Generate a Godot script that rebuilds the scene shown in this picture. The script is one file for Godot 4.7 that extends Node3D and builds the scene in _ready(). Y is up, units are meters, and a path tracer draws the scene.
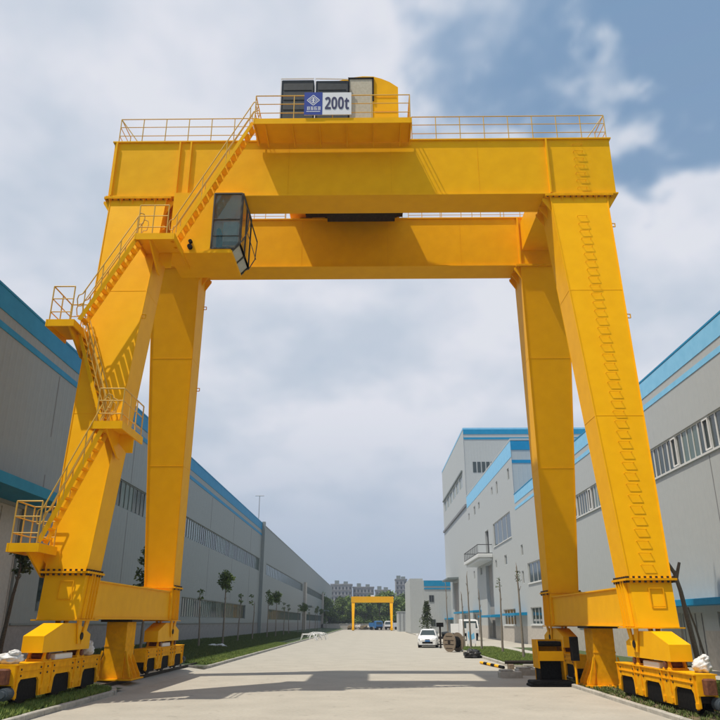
extends Node3D

# ------------------------------------------------------------------ data
const LX := -8.85          # centre line of the crane legs beside the first hall
const RX := 8.05           # centre line of the crane legs beside the second hall
const GF := -23.8          # front girder, face towards the camera
const GB := -25.05
const KF := -29.7         # rear girder
const KB := -30.95
const MZ := -27.15         # middle of the crane along the road
const HL := -15.0          # wall plane of the hall with the stairs side
const HR := 16.0           # wall plane of the opposite buildings
var M := {}
var taken := {}
var rng := RandomNumberGenerator.new()

# ------------------------------------------------------------------ mesh helpers
func tool() -> SurfaceTool:
	var s := SurfaceTool.new()
	s.begin(Mesh.PRIMITIVE_TRIANGLES)
	return s

func tri(s: SurfaceTool, a: Vector3, b: Vector3, c: Vector3, n: Vector3) -> void:
	if (a - c).cross(a - b).dot(n) < 0.0:
		s.add_vertex(a); s.add_vertex(c); s.add_vertex(b)
	else:
		s.add_vertex(a); s.add_vertex(b); s.add_vertex(c)

func quad(s: SurfaceTool, a: Vector3, b: Vector3, c: Vector3, d: Vector3, n: Vector3) -> void:
	s.set_smooth_group(-1)
	tri(s, a, b, c, n); tri(s, a, c, d, n)

# eight corners: four of the lower ring, four of the upper ring in the same order
func hexa(s: SurfaceTool, p: Array) -> void:
	var m := Vector3.ZERO
	for v in p: m += v
	m /= 8.0
	for f in [[0, 1, 2, 3], [4, 5, 6, 7], [0, 1, 5, 4], [1, 2, 6, 5], [2, 3, 7, 6], [3, 0, 4, 7]]:
		var c: Vector3 = (p[f[0]] + p[f[1]] + p[f[2]] + p[f[3]]) / 4.0
		var n: Vector3 = (p[f[2]] - p[f[0]]).cross(p[f[3]] - p[f[1]])
		if n.dot(c - m) < 0.0: n = -n
		quad(s, p[f[0]], p[f[1]], p[f[2]], p[f[3]], n)

func span(s: SurfaceTool, a: Vector3, b: Vector3) -> void:
	hexa(s, [Vector3(a.x, a.y, a.z), Vector3(b.x, a.y, a.z), Vector3(b.x, a.y, b.z), Vector3(a.x, a.y, b.z),
		Vector3(a.x, b.y, a.z), Vector3(b.x, b.y, a.z), Vector3(b.x, b.y, b.z), Vector3(a.x, b.y, b.z)])

func box(s: SurfaceTool, c: Vector3, size: Vector3) -> void:
	span(s, c - size / 2.0, c + size / 2.0)

# a box with its long edges chamfered, for pieces that catch light
func cham(s: SurfaceTool, a: Vector3, b: Vector3, k: float) -> void:
	var lo := Vector3(min(a.x, b.x), min(a.y, b.y), min(a.z, b.z))
	var hi := Vector3(max(a.x, b.x), max(a.y, b.y), max(a.z, b.z))
	var p := PackedVector2Array([Vector2(lo.x + k, lo.z), Vector2(hi.x - k, lo.z), Vector2(hi.x, lo.z + k), Vector2(hi.x, hi.z - k), Vector2(hi.x - k, hi.z), Vector2(lo.x + k, hi.z), Vector2(lo.x, hi.z - k), Vector2(lo.x, lo.z + k)])
	var c := Vector2((lo.x + hi.x) / 2, (lo.z + hi.z) / 2)
	var q := PackedVector2Array()
	for v in p: q.append(c + (v - c) * Vector2(1.0 - 2 * k / (hi.x - lo.x), 1.0 - 2 * k / (hi.z - lo.z)))
	s.set_smooth_group(-1)
	for i in 8:
		var j := (i + 1) % 8
		var o := Vector3((p[i].x + p[j].x) / 2 - c.x, 0, (p[i].y + p[j].y) / 2 - c.y)
		quad(s, Vector3(p[i].x, lo.y, p[i].y), Vector3(p[j].x, lo.y, p[j].y), Vector3(p[j].x, hi.y - k, p[j].y), Vector3(p[i].x, hi.y - k, p[i].y), o)
		quad(s, Vector3(p[i].x, hi.y - k, p[i].y), Vector3(p[j].x, hi.y - k, p[j].y), Vector3(q[j].x, hi.y, q[j].y), Vector3(q[i].x, hi.y, q[i].y), o + Vector3.UP * 0.1)
		tri(s, Vector3(q[i].x, hi.y, q[i].y), Vector3(q[j].x, hi.y, q[j].y), Vector3(c.x, hi.y, c.y), Vector3.UP)
		tri(s, Vector3(p[i].x, lo.y, p[i].y), Vector3(p[j].x, lo.y, p[j].y), Vector3(c.x, lo.y, c.y), Vector3.DOWN)

# flat bar from a to b, w across, h along up
func bar(s: SurfaceTool, a: Vector3, b: Vector3, w: float, h: float, up := Vector3.UP) -> void:
	var d := (b - a).normalized()
	if absf(d.dot(up)) > 0.99: up = Vector3.BACK
	var r := d.cross(up).normalized() * w / 2.0
	var u := r.cross(d).normalized() * h / 2.0
	hexa(s, [a - r - u, a + r - u, a + r + u, a - r + u, b - r - u, b + r - u, b + r + u, b - r + u])

func tube(s: SurfaceTool, a: Vector3, b: Vector3, r: float, n := 6, r2 := -1.0) -> void:
	if r2 < 0.0: r2 = r
	var d := (b - a).normalized()
	var u := d.cross(Vector3.UP if absf(d.y) < 0.9 else Vector3.RIGHT).normalized()
	var v := d.cross(u)
	for i in n:
		var t0 := TAU * i / n
		var t1 := TAU * (i + 1) / n
		var o0 := u * cos(t0) + v * sin(t0)
		var o1 := u * cos(t1) + v * sin(t1)
		s.set_smooth_group(0)
		tri(s, a + o0 * r, a + o1 * r, b + o1 * r2, o0 + o1); tri(s, a + o0 * r, b + o1 * r2, b + o0 * r2, o0 + o1)
		s.set_smooth_group(-1)
		tri(s, a, a + o0 * r, a + o1 * r, -d); tri(s, b, b + o0 * r2, b + o1 * r2, d)

func pipe(s: SurfaceTool, pts: Array, r: float, n := 6) -> void:
	for i in pts.size() - 1: tube(s, pts[i], pts[i + 1], r, n)

# polygon in the plane (o, u, v) pushed along w
func prism(s: SurfaceTool, poly: Array, o: Vector3, u: Vector3, v: Vector3, w: Vector3) -> void:
	var p := PackedVector2Array()
	for q in poly: p.append(q)
	var area := 0.0
	for i in p.size(): area += p[i].cross(p[(i + 1) % p.size()])
	s.set_smooth_group(-1)
	var ix := Geometry2D.triangulate_polygon(p)
	for i in range(0, ix.size(), 3):
		var a := o + u * p[ix[i]].x + v * p[ix[i]].y
		var b := o + u * p[ix[i + 1]].x + v * p[ix[i + 1]].y
		var c := o + u * p[ix[i + 2]].x + v * p[ix[i + 2]].y
		tri(s, a, b, c, -w); tri(s, a + w, b + w, c + w, w)
	for i in p.size():
		var e := p[(i + 1) % p.size()] - p[i]
		var n2 := Vector2(e.y, -e.x) * signf(area)
		var a := o + u * p[i].x + v * p[i].y
		var b := o + u * p[(i + 1) % p.size()].x + v * p[(i + 1) % p.size()].y
		quad(s, a, b, b + w, a + w, u * n2.x + v * n2.y)

func numbered(n: String) -> String:
	if not taken.has(n):
		taken[n] = 0
		return n
	taken[n] += 1
	return "%s_%03d" % [n, taken[n]]

func tag(o: Node, label: String, category: String, group := "") -> void:
	o.set_meta("label", label); o.set_meta("category", category)
	if group != "": o.set_meta("group", group)

func thing(called: String, at: Vector3, label: String, category: String, group := "", turn := 0.0) -> Node3D:
	var o := Node3D.new()
	o.name = numbered(called); add_child(o); o.position = at; o.rotation.y = turn
	tag(o, label, category, group)
	return o

func mesh_of(s: SurfaceTool, m: Material) -> ArrayMesh:
	s.generate_normals()
	var a := s.commit()
	a.surface_set_material(0, m)
	return a

# one named mesh; under a thing the shape may be given in world coordinates (world = true)
func put(called: String, mesh: Mesh, parent: Node, at := Vector3.ZERO) -> MeshInstance3D:
	var o := MeshInstance3D.new()
	o.mesh = mesh
	o.name = numbered(called) if parent == self else called
	parent.add_child(o, true)
	o.position = at
	return o

func part(called: String, s: SurfaceTool, m: Material, parent: Node, world := true) -> MeshInstance3D:
	var o := put(called, mesh_of(s, m), parent)
	if world and parent != self and parent is Node3D and not (parent is MeshInstance3D): o.position = -parent.position
	return o

func struct(called: String, s: SurfaceTool, m: Material) -> MeshInstance3D:
	var o := put(called, mesh_of(s, m), self)
	o.set_meta("kind", "structure")
	return o

# ------------------------------------------------------------------ materials
func lin(r: float, g: float, b: float) -> Color:
	return Color(r, g, b).linear_to_srgb()

func mottled(a: Color, b: Color, freq: float, seed_no: int, size := 512, octaves := 5) -> NoiseTexture2D:
	var t := NoiseTexture2D.new()
	var n := FastNoiseLite.new()
	n.seed = seed_no; n.frequency = freq; n.fractal_octaves = octaves; n.fractal_gain = 0.6
	t.noise = n; t.width = size; t.height = size; t.seamless = true
	var g := Gradient.new()
	g.offsets = PackedFloat32Array([0.15, 0.5, 0.85]); g.colors = PackedColorArray([a, a.lerp(b, 0.5), b])
	t.color_ramp = g
	return t

func bumps(freq: float, strength: float, seed_no: int, size := 256) -> NoiseTexture2D:
	var t := NoiseTexture2D.new()
	var n := FastNoiseLite.new()
	n.seed = seed_no; n.frequency = freq; n.fractal_octaves = 4
	t.noise = n; t.width = size; t.height = size; t.seamless = true; t.as_normal_map = true; t.bump_strength = strength
	return t

func mat(c: Color, rough := 0.7, metal := 0.0) -> StandardMaterial3D:
	var m := StandardMaterial3D.new()
	m.albedo_color = c; m.roughness = rough; m.metallic = metal
	return m

func surf(a: Color, b: Color, metres: float, rough: float, seed_no: int, freq := 0.012, size := 512) -> StandardMaterial3D:
	var m := mat(Color.WHITE, rough)
	m.albedo_texture = mottled(a, b, freq, seed_no, size)
	m.uv1_triplanar = true; m.uv1_world_triplanar = true
	m.uv1_scale = Vector3.ONE / metres
	return m

# shallow vertical ribs of pressed sheet cladding, two metres to the tile
func rib_relief() -> ImageTexture:
	var im := Image.create(256, 256, false, Image.FORMAT_RGB8)
	for i in 256:
		var k := fmod(i / 32.0, 1.0)
		var h := smoothstep(0.0, 0.12, k) - smoothstep(0.30, 0.42, k)
		if i >= 126 and i < 129: h = 0.0
		im.fill_rect(Rect2i(i, 0, 1, 256), Color(h * 0.5, h * 0.5, h * 0.5))
	im.bump_map_to_normal_map(2.0)
	return ImageTexture.create_from_image(im)

# worn concrete: broad tone changes, fine grain, scattered oil and rubber spots
func concrete_print() -> ImageTexture:
	var size := 768
	var im := Image.create(size, size, false, Image.FORMAT_RGB8)
	var n := FastNoiseLite.new(); n.seed = 4; n.frequency = 0.010; n.fractal_octaves = 5
	var g := FastNoiseLite.new(); g.seed = 8; g.frequency = 0.16; g.fractal_octaves = 3
	var b := FastNoiseLite.new(); b.seed = 15; b.frequency = 0.028; b.fractal_octaves = 4
	var big := n.get_seamless_image(size, size)
	var fine := g.get_seamless_image(size, size)
	var spot := b.get_seamless_image(size, size)
	for j in size:
		for i in size:
			var v := 1.0 + (big.get_pixel(i, j).r - 0.5) * 0.16 + (fine.get_pixel(i, j).r - 0.5) * 0.14
			v *= 1.0 - 0.20 * smoothstep(0.72, 0.92, spot.get_pixel(i, j).r)
			im.set_pixel(i, j, lin(0.410 * v, 0.392 * v, 0.347 * v))
	return ImageTexture.create_from_image(im)

func make_materials() -> void:
	M.yellow = surf(lin(0.885, 0.440, 0.003), lin(0.94, 0.485, 0.004), 5.0, 0.5, 11); M.yellow.metallic_specular = 0.2
	M.yellow.normal_enabled = true; M.yellow.normal_texture = bumps(0.02, 1.2, 5); M.yellow.normal_scale = 0.18
	M.yellow_old = surf(lin(0.76, 0.35, 0.004), lin(0.92, 0.45, 0.006), 1.7, 0.6, 12); M.yellow_old.metallic_specular = 0.14
	M.rail_metal = mat(lin(0.62, 0.38, 0.06), 0.5)
	M.dark_steel = surf(lin(0.012, 0.011, 0.010), lin(0.045, 0.034, 0.028), 1.2, 0.6, 13); M.dark_steel.metallic_specular = 0.25
	M.rubber = surf(lin(0.006, 0.006, 0.007), lin(0.016, 0.016, 0.016), 0.8, 0.75, 14); M.rubber.metallic_specular = 0.2
	M.primer = surf(lin(0.10, 0.03, 0.015), lin(0.20, 0.07, 0.03), 0.7, 0.75, 15)
	M.motor = mat(lin(0.07, 0.09, 0.11), 0.5)
	M.bolt = mat(lin(0.05, 0.035, 0.02), 0.5, 0.5)
	M.slate = surf(lin(0.012, 0.018, 0.021), lin(0.022, 0.030, 0.034), 1.5, 0.45, 16)
	M.white_paint = mat(lin(0.74, 0.75, 0.76), 0.5)
	M.beige_panel = surf(lin(0.42, 0.39, 0.29), lin(0.50, 0.47, 0.37), 1.0, 0.5, 17)
	M.sign_blue = mat(lin(0.012, 0.045, 0.30), 0.35)
	M.ink = mat(lin(0.008, 0.015, 0.09), 0.5)
	M.cab_glass = mat(Color(0.14, 0.42, 0.44, 0.34), 0.03); M.cab_glass.transparency = BaseMaterial3D.TRANSPARENCY_ALPHA
	M.clear_glass = mat(Color(0.6, 0.72, 0.72, 0.10), 0.03); M.clear_glass.transparency = BaseMaterial3D.TRANSPARENCY_ALPHA
	M.concrete = surf(Color.GRAY, Color.GRAY, 15.0, 0.95, 21, 0.008, 64); M.concrete.metallic_specular = 0.2
	M.concrete.albedo_texture = concrete_print()
	M.concrete.normal_enabled = true; M.concrete.normal_texture = bumps(0.12, 1.0, 22); M.concrete.normal_scale = 0.10
	M.kerb = surf(lin(0.36, 0.35, 0.32), lin(0.50, 0.485, 0.44), 2.3, 0.9, 23)
	M.kerb_old = surf(lin(0.28, 0.27, 0.245), lin(0.44, 0.43, 0.39), 1.9, 0.9, 24)
	M.soil = surf(lin(0.10, 0.075, 0.045), lin(0.22, 0.18, 0.11), 2.0, 0.95, 25, 0.03)
	M.turf = surf(lin(0.028, 0.055, 0.012), lin(0.075, 0.115, 0.028), 3.0, 0.95, 26, 0.03)
	M.cover = surf(lin(0.026, 0.055, 0.014), lin(0.060, 0.100, 0.028), 2.4, 0.95, 27, 0.03)
	M.field = surf(lin(0.16, 0.15, 0.10), lin(0.26, 0.24, 0.17), 30.0, 0.95, 28)
	M.clad_shaded = surf(lin(0.232, 0.265, 0.268), lin(0.246, 0.280, 0.282), 7.0, 0.55, 31)  # hall cladding with the shade of the sunless side darkened into its colour
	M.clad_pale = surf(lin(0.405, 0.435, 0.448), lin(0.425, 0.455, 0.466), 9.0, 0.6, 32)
	var ribs := rib_relief()
	for m in [M.clad_shaded, M.clad_pale]:
		m.normal_enabled = true; m.normal_texture = ribs; m.normal_scale = 0.35
		m.uv1_scale = Vector3.ONE / 4.0
	M.plinth = surf(lin(0.40, 0.375, 0.34), lin(0.50, 0.47, 0.43), 2.5, 0.85, 33)
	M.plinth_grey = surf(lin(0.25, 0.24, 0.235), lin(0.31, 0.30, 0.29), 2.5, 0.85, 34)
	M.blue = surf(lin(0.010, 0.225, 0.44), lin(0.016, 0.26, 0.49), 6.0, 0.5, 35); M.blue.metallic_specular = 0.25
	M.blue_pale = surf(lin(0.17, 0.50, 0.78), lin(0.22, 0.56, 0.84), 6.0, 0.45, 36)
	M.seam = mat(lin(0.18, 0.185, 0.20), 0.6)
	M.glass = mat(lin(0.030, 0.048, 0.052), 0.08); M.glass.metallic_specular = 0.6
	M.glass_green = mat(lin(0.085, 0.135, 0.125), 0.12); M.glass_green.metallic_specular = 0.6
	M.frame = mat(lin(0.62, 0.64, 0.64), 0.5)
	M.frame_grey = mat(lin(0.16, 0.19, 0.19), 0.5)
	M.cab_frame = mat(lin(0.05, 0.045, 0.03), 0.5)
	M.door = surf(lin(0.36, 0.37, 0.37), lin(0.42, 0.43, 0.42), 1.5, 0.5, 37)
	M.dark_door = mat(lin(0.02, 0.022, 0.025), 0.5)
	M.bark = surf(lin(0.16, 0.135, 0.11), lin(0.30, 0.27, 0.23), 0.5, 0.95, 41, 0.04, 256)
	M.bark_mid = surf(lin(0.09, 0.078, 0.062), lin(0.19, 0.165, 0.135), 0.5, 0.95, 47, 0.04, 256)
	M.bark_dark = surf(lin(0.05, 0.042, 0.032), lin(0.13, 0.11, 0.085), 0.5, 0.95, 42, 0.04, 256)
	for k in ["leaf", "leaf_dark", "leaf_deep", "blade"]:
		var l := mat(Color.WHITE, 0.7)
		l.vertex_color_use_as_albedo = true
		l.backlight_enabled = true; l.backlight = Color(0.10, 0.14, 0.03)
		M[k] = l
	M.wrap = surf(lin(0.60, 0.60, 0.60), lin(0.80, 0.80, 0.80), 0.5, 0.35, 43, 0.03, 256)
	M.timber = surf(lin(0.13, 0.10, 0.07), lin(0.26, 0.21, 0.16), 0.7, 0.9, 44, 0.04, 256)
	M.car_white = mat(lin(0.78, 0.79, 0.80), 0.25); M.car_white.clearcoat_enabled = true; M.car_white.clearcoat = 0.8
	M.chrome = mat(lin(0.55, 0.56, 0.58), 0.2, 0.9)
	M.lamp = mat(lin(0.70, 0.72, 0.75), 0.1)
	M.flat_wall = surf(lin(0.20, 0.21, 0.235), lin(0.26, 0.265, 0.285), 20.0, 0.8, 45)
	M.far_pane = mat(lin(0.030, 0.036, 0.045), 0.2)
	M.steel = mat(lin(0.35, 0.35, 0.34), 0.35, 0.8)
	M.black_plastic = surf(lin(0.012, 0.012, 0.014), lin(0.05, 0.05, 0.055), 0.6, 0.4, 46, 0.04, 256)
	M.truck_blue = mat(lin(0.03, 0.16, 0.42), 0.4)

# ------------------------------------------------------------------ sky
func sky_image() -> Image:
	var w := 1536
	var h := 768
	var im := Image.create(w, h, false, Image.FORMAT_RGB8)
	var n1 := FastNoiseLite.new(); n1.seed = 77; n1.frequency = 0.55; n1.fractal_octaves = 6; n1.fractal_gain = 0.52
	n1.domain_warp_enabled = true; n1.domain_warp_amplitude = 0.5; n1.domain_warp_frequency = 0.7
	var n2 := FastNoiseLite.new(); n2.seed = 21; n2.frequency = 1.1; n2.fractal_octaves = 5; n2.fractal_gain = 0.55
	for j in h:
		var th := PI * (j + 0.5) / h
		var y := cos(th)
		if y < -0.03:
			im.fill_rect(Rect2i(0, j, w, 1), Color(0.60, 0.62, 0.64))
			continue
		y = maxf(y, 0.0)
		var sn := sin(th)
		for i in w:
			var ph := (float(i) + 0.5) / w * TAU
			var d := Vector3(sin(ph) * sn, y, -cos(ph) * sn)
			var q := Vector2(d.x, d.z) / (y + 0.30) * 1.2
			var c := n1.get_noise_2d(q.x + 3.1, q.y - 1.7)
			var t := n2.get_noise_2d(q.x * 1.6 - 8.0, q.y * 1.6 + 4.0)
			# broken cloud deck: dense on one side, opening to clear blue on the other
			var open := smoothstep(0.0, 0.34, d.x + 0.34 * c + 0.30 * t) * smoothstep(0.48, 0.66, y + 0.26 * t + 0.14 * c)
			var cover := smoothstep(-0.30, 0.50, c * 0.70 + 0.90 - open * 1.42 + t * 0.55)
			var up := pow(y, 0.65)
			var blue := Color(0.60, 0.67, 0.755).lerp(Color(0.46, 0.575, 0.705), clampf(up * 1.15, 0, 1))
			var body := clampf(0.66 + c * 0.5 + t * 1.3, 0.0, 1.0)
			var cloud := Color(0.735, 0.775, 0.83).lerp(Color(0.845, 0.855, 0.89), body)
			cloud = cloud.lerp(Color(0.655, 0.71, 0.785), smoothstep(0.30, 0.03, y))
			im.set_pixel(i, j, blue.lerp(cloud, cover))
	return im

# ------------------------------------------------------------------ crane pieces
# floor points of a railing, three rails and a post at each step
func railing(parent: Node, pts: Array, step := 0.95, r := 0.021, h := 1.08) -> void:
	var s := tool()
	for k in [h, h * 0.64, h * 0.26]:
		var line := []
		for p in pts: line.append(p + Vector3.UP * k)
		pipe(s, line, r if k == h else r * 0.8)
	var o := part("railing", s, M.rail_metal, parent)
	for i in pts.size() - 1:
		var a: Vector3 = pts[i]
		var b: Vector3 = pts[i + 1]
		var n: int = maxi(1, roundi(a.distance_to(b) / step))
		for k in n + (1 if i == pts.size() - 2 else 0):
			var p := a.lerp(b, float(k) / n)
			var t := tool()
			tube(t, p, p + Vector3.UP * h, r * 0.95)
			part("post", t, M.rail_metal, o)

func platform(parent: Node, a: Vector3, b: Vector3) -> MeshInstance3D:
	var s := tool()
	span(s, a - Vector3(0, 0.03, 0), b)
	var o := part("platform", s, M.yellow, parent)
	var lo := Vector3(minf(a.x, b.x), a.y, minf(a.z, b.z))
	var hi := Vector3(maxf(a.x, b.x), a.y, maxf(a.z, b.z))
	var t := tool()
	for e in [[Vector3(lo.x, a.y, hi.z + 0.03), Vector3(hi.x, a.y, hi.z + 0.03)], [Vector3(lo.x - 0.03, a.y, lo.z), Vector3(lo.x - 0.03, a.y, hi.z + 0.06)], [Vector3(hi.x + 0.03, a.y, lo.z), Vector3(hi.x + 0.03, a.y, hi.z + 0.06)]]:
		bar(t, e[0] + Vector3(0, -0.05, 0), e[1] + Vector3(0, -0.05, 0), 0.05, 0.24)
	part("edge_beam", t, M.yellow, o)
	return o

func stair(parent: Node, a: Vector3, b: Vector3, w: float, n: int, rail_h := 1.0) -> void:
	var s := tool()
	var side := Vector3(0, 0, w / 2)
	for k in [-1.0, 1.0]: bar(s, a + side * k + Vector3(0, 0.05, 0), b + side * k + Vector3(0, 0.05, 0), 0.03, 0.13)
	var o := part("stair", s, M.yellow, parent)
	var dirx := signf(b.x - a.x)
	var run := absf(b.x - a.x) / n
	var t := tool()
	# open tread with a folded front lip
	span(t, Vector3(-run * 0.5 - 0.02, -0.010, -w / 2 + 0.02), Vector3(run * 0.5 + 0.02, 0.010, w / 2 - 0.02))
	span(t, Vector3(-dirx * (run * 0.5 + 0.02) - 0.006, -0.045, -w / 2 + 0.02), Vector3(-dirx * (run * 0.5 + 0.02) + 0.006, -0.0101, w / 2 - 0.02))
	var tm := mesh_of(t, M.yellow)
	for i in n:
		put("tread", tm, o, a.lerp(b, (i + 0.5) / n))
	for k in [-1.0, 1.0]:
		t = tool()
		var u := Vector3.UP
		var p0: Vector3 = a + side * k
		var p1: Vector3 = b + side * k
		tube(t, p0 + u * rail_h, p1 + u * rail_h, 0.021)
		tube(t, p0 + u * rail_h * 0.55, p1 + u * rail_h * 0.55, 0.016)
		# rounded ends
		for e in [[p0, -1.0], [p1, 1.0]]:
			var c: Vector3 = e[0]
			var x: float = e[1] * dirx * 0.16
			pipe(t, [c + u * rail_h, c + u * (rail_h - 0.06) + Vector3(x * 0.8, 0, 0), c + u * (rail_h - 0.2) + Vector3(x, 0, 0), c + u * (rail_h * 0.55) + Vector3(x * 0.7, 0, 0), c + u * rail_h * 0.55], 0.018)
		for i in 4:
			var p: Vector3 = p0.lerp(p1, (i + 0.15) / 3.3)
			tube(t, p, p + u * rail_h, 0.018)
		part("handrail", t, M.rail_metal, o)

func bolts(parent: Node, pts: Array, r := 0.035, l := 0.09) -> void:
	var s := tool()
	for p in pts: tube(s, p - Vector3(0, l, 0), p + Vector3(0, l, 0), r, 6)
	var o := part("bolts", s, M.bolt, parent)
	o.set_meta("kind", "stuff")

func girder(parent: Node, zf: float, zb: float, called: String) -> MeshInstance3D:
	var s := tool()
	var x0 := -10.05
	var x1 := 9.5
	span(s, Vector3(x0, 17.53, zb + 0.05), Vector3(x1, 19.99, zf - 0.05))
	var o := part(called, s, M.yellow, parent)
	var t := tool()
	span(t, Vector3(x0 - 0.06, 19.99, zb - 0.03), Vector3(x1 + 0.06, 20.04, zf + 0.03))
	part("top_flange", t, M.yellow, o)
	t = tool()
	span(t, Vector3(x0 - 0.06, 17.48, zb - 0.03), Vector3(x1 + 0.06, 17.53, zf + 0.03))
	part("bottom_flange", t, M.yellow, o)
	for x in [x0 + 0.12, -7.42, -6.98, 7.0]:
		t = tool()
		span(t, Vector3(x - 0.03, 17.54, zf - 0.05), Vector3(x + 0.03, 19.98, zf + 0.06))
		span(t, Vector3(x - 0.03, 17.54, zb - 0.06), Vector3(x + 0.03, 19.98, zb + 0.05))
		part("splice_plate", t, M.yellow, o)
	for x in [-3.1, 0.9, 4.3]:
		t = tool()
		for zz in [zf - 0.049, zb + 0.049]: bar(t, Vector3(x, 17.56, zz), Vector3(x, 19.97, zz), 0.014, 0.012, Vector3.BACK)
		part("weld_seam", t, M.yellow_old, o)
	t = tool()
	span(t, Vector3(x0 + 1.2, 20.04, (zf + zb) / 2 - 0.06), Vector3(x1 - 0.6, 20.15, (zf + zb) / 2 + 0.06))
	part("trolley_rail", t, M.dark_steel, o)
	return o

# leg between the sill (y0) and the girder; near = true is the one towards the camera
func leg(parent: Node, x: float, y0: float, near: bool, rungs: bool) -> MeshInstance3D:
	var m := 1.0 if near else -1.0
	var zo0 := MZ + m * 5.45      # outer face, bottom
	var zi0 := MZ + m * 4.38
	var zo1 := -23.85 if near else -31.0      # outer face, top
	var zi1 := -25.2 if near else -29.6
	var hb := 0.61
	var ht := 1.09
	var y1 := 17.38
	var s := tool()
	hexa(s, [Vector3(x - hb, y0, zo0), Vector3(x + hb, y0, zo0), Vector3(x + hb, y0, zi0), Vector3(x - hb, y0, zi0),
		Vector3(x - ht, y1, zo1), Vector3(x + ht, y1, zo1), Vector3(x + ht, y1, zi1), Vector3(x - ht, y1, zi1)])
	var o := part("leg", s, M.yellow, parent)
	# corner seams: the web plates stand a little past the flange plates
	for k in [-1.0, 1.0]:
		var t := tool()
		for e in [[zo0 + m * 0.012, zo1 + m * 0.012], [zi0 - m * 0.012, zi1 - m * 0.012]]:
			bar(t, Vector3(x + k * (hb - 0.01), y0, e[0]), Vector3(x + k * (ht - 0.01), y1, e[1]), 0.03, 0.03)
		part("edge_strip", t, M.yellow, o)
	# weld beads between the plates
	for q in [0.36, 0.70]:
		var t := tool()
		var hx := lerpf(hb, ht, q) + 0.003
		var za := lerpf(zo0, zo1, q) + m * 0.003
		var zb2 := lerpf(zi0, zi1, q) - m * 0.003
		var yw := lerpf(y0, y1, q)
		for e in [[Vector3(x - hx, yw, za), Vector3(x + hx, yw, za)], [Vector3(x - hx, yw, zb2), Vector3(x + hx, yw, zb2)], [Vector3(x - hx, yw, za), Vector3(x - hx, yw, zb2)], [Vector3(x + hx, yw, za), Vector3(x + hx, yw, zb2)]]:
			bar(t, e[0], e[1], 0.009, 0.012)
		part("weld_seam", t, M.yellow, o)
	# bolted flange at the foot
	var f := tool()
	span(f, Vector3(x - hb - 0.12, y0 - 0.03, minf(zo0, zi0) - 0.12), Vector3(x + hb + 0.12, y0 + 0.03, maxf(zo0, zi0) + 0.12))
	part("foot_flange", f, M.yellow_old, o)
	var pts := []
	for i in 9:
		pts.append(Vector3(x - hb - 0.04 + (2 * hb + 0.08) * i / 8.0, y0, zo0 + m * 0.07))
	for i in 7:
		for k in [-1.0, 1.0]: pts.append(Vector3(x + k * (hb + 0.07), y0, lerpf(zi0, zo0, i / 6.0)))
	bolts(o, pts)
	# head plate with gussets under the girder
	f = tool()
	span(f, Vector3(x - ht - 0.20, y1, minf(zo1, zi1) - 0.16), Vector3(x + ht + 0.20, y1 + 0.09, maxf(zo1, zi1) + 0.12))
	part("head_plate", f, M.yellow_old, o)
	for k in [-1.0, 1.0]:
		f = tool()
		for zz in [zo1 - m * 0.1, (zo1 + zi1) / 2, zi1 + m * 0.1]:
			prism(f, [Vector2(0, 0), Vector2(k * 0.30, 0), Vector2(k * 0.30, -0.10), Vector2(-k * 0.03, -0.62)], Vector3(x + k * (ht - 0.02), y1, zz - 0.02), Vector3.RIGHT, Vector3.UP, Vector3(0, 0, 0.04))
		part("gusset", f, M.yellow, o)
	pts = []
	for i in 12: pts.append(Vector3(x - ht - 0.1 + (2 * ht + 0.2) * i / 11.0, y1, zo1 + m * 0.06))
	bolts(o, pts, 0.025, 0.03)
	f = tool()
	for i in 6:
		var gx := x - ht + 2 * ht * i / 5.0
		prism(f, [Vector2(0, 0), Vector2(m * 0.10, 0), Vector2(m * 0.03, -0.24), Vector2(0.0, -0.24)], Vector3(gx - 0.012, y1, zo1), Vector3.BACK, Vector3.UP, Vector3(0.024, 0, 0))
	part("gusset", f, M.yellow, o)
	if rungs:
		for i in 38:
			var y := y0 + 0.40 + i * 0.345
			var q := (y - y0) / (y1 - y0)
			var z := lerpf(zo0, zo1, q)
			var cx := x - 0.02 + 0.0 * q
			var t := tool()
			pipe(t, [Vector3(cx - 0.17, y, z - 0.02), Vector3(cx - 0.17, y, z + 0.095), Vector3(cx + 0.17, y, z + 0.095), Vector3(cx + 0.17, y, z - 0.02)], 0.0095, 5)
			part("rung", t, M.yellow_old, o)
	# lifting lugs
	for q in [0.62, 0.90]:
		var t := tool()
		var y := lerpf(y0, y1, q)
		pipe(t, [Vector3(x + lerpf(hb, ht, q), y, lerpf(zo0, zo1, q) - m * 0.05), Vector3(x + lerpf(hb, ht, q) + 0.13, y, lerpf(zo0, zo1, q) - m * 0.05), Vector3(x + lerpf(hb, ht, q) + 0.13, y + 0.14, lerpf(zo0, zo1, q) - m * 0.05), Vector3(x + lerpf(hb, ht, q), y + 0.14, lerpf(zo0, zo1, q) - m * 0.05)], 0.02, 5)
		part("lug", t, M.yellow_old, o)
	return o

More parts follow.
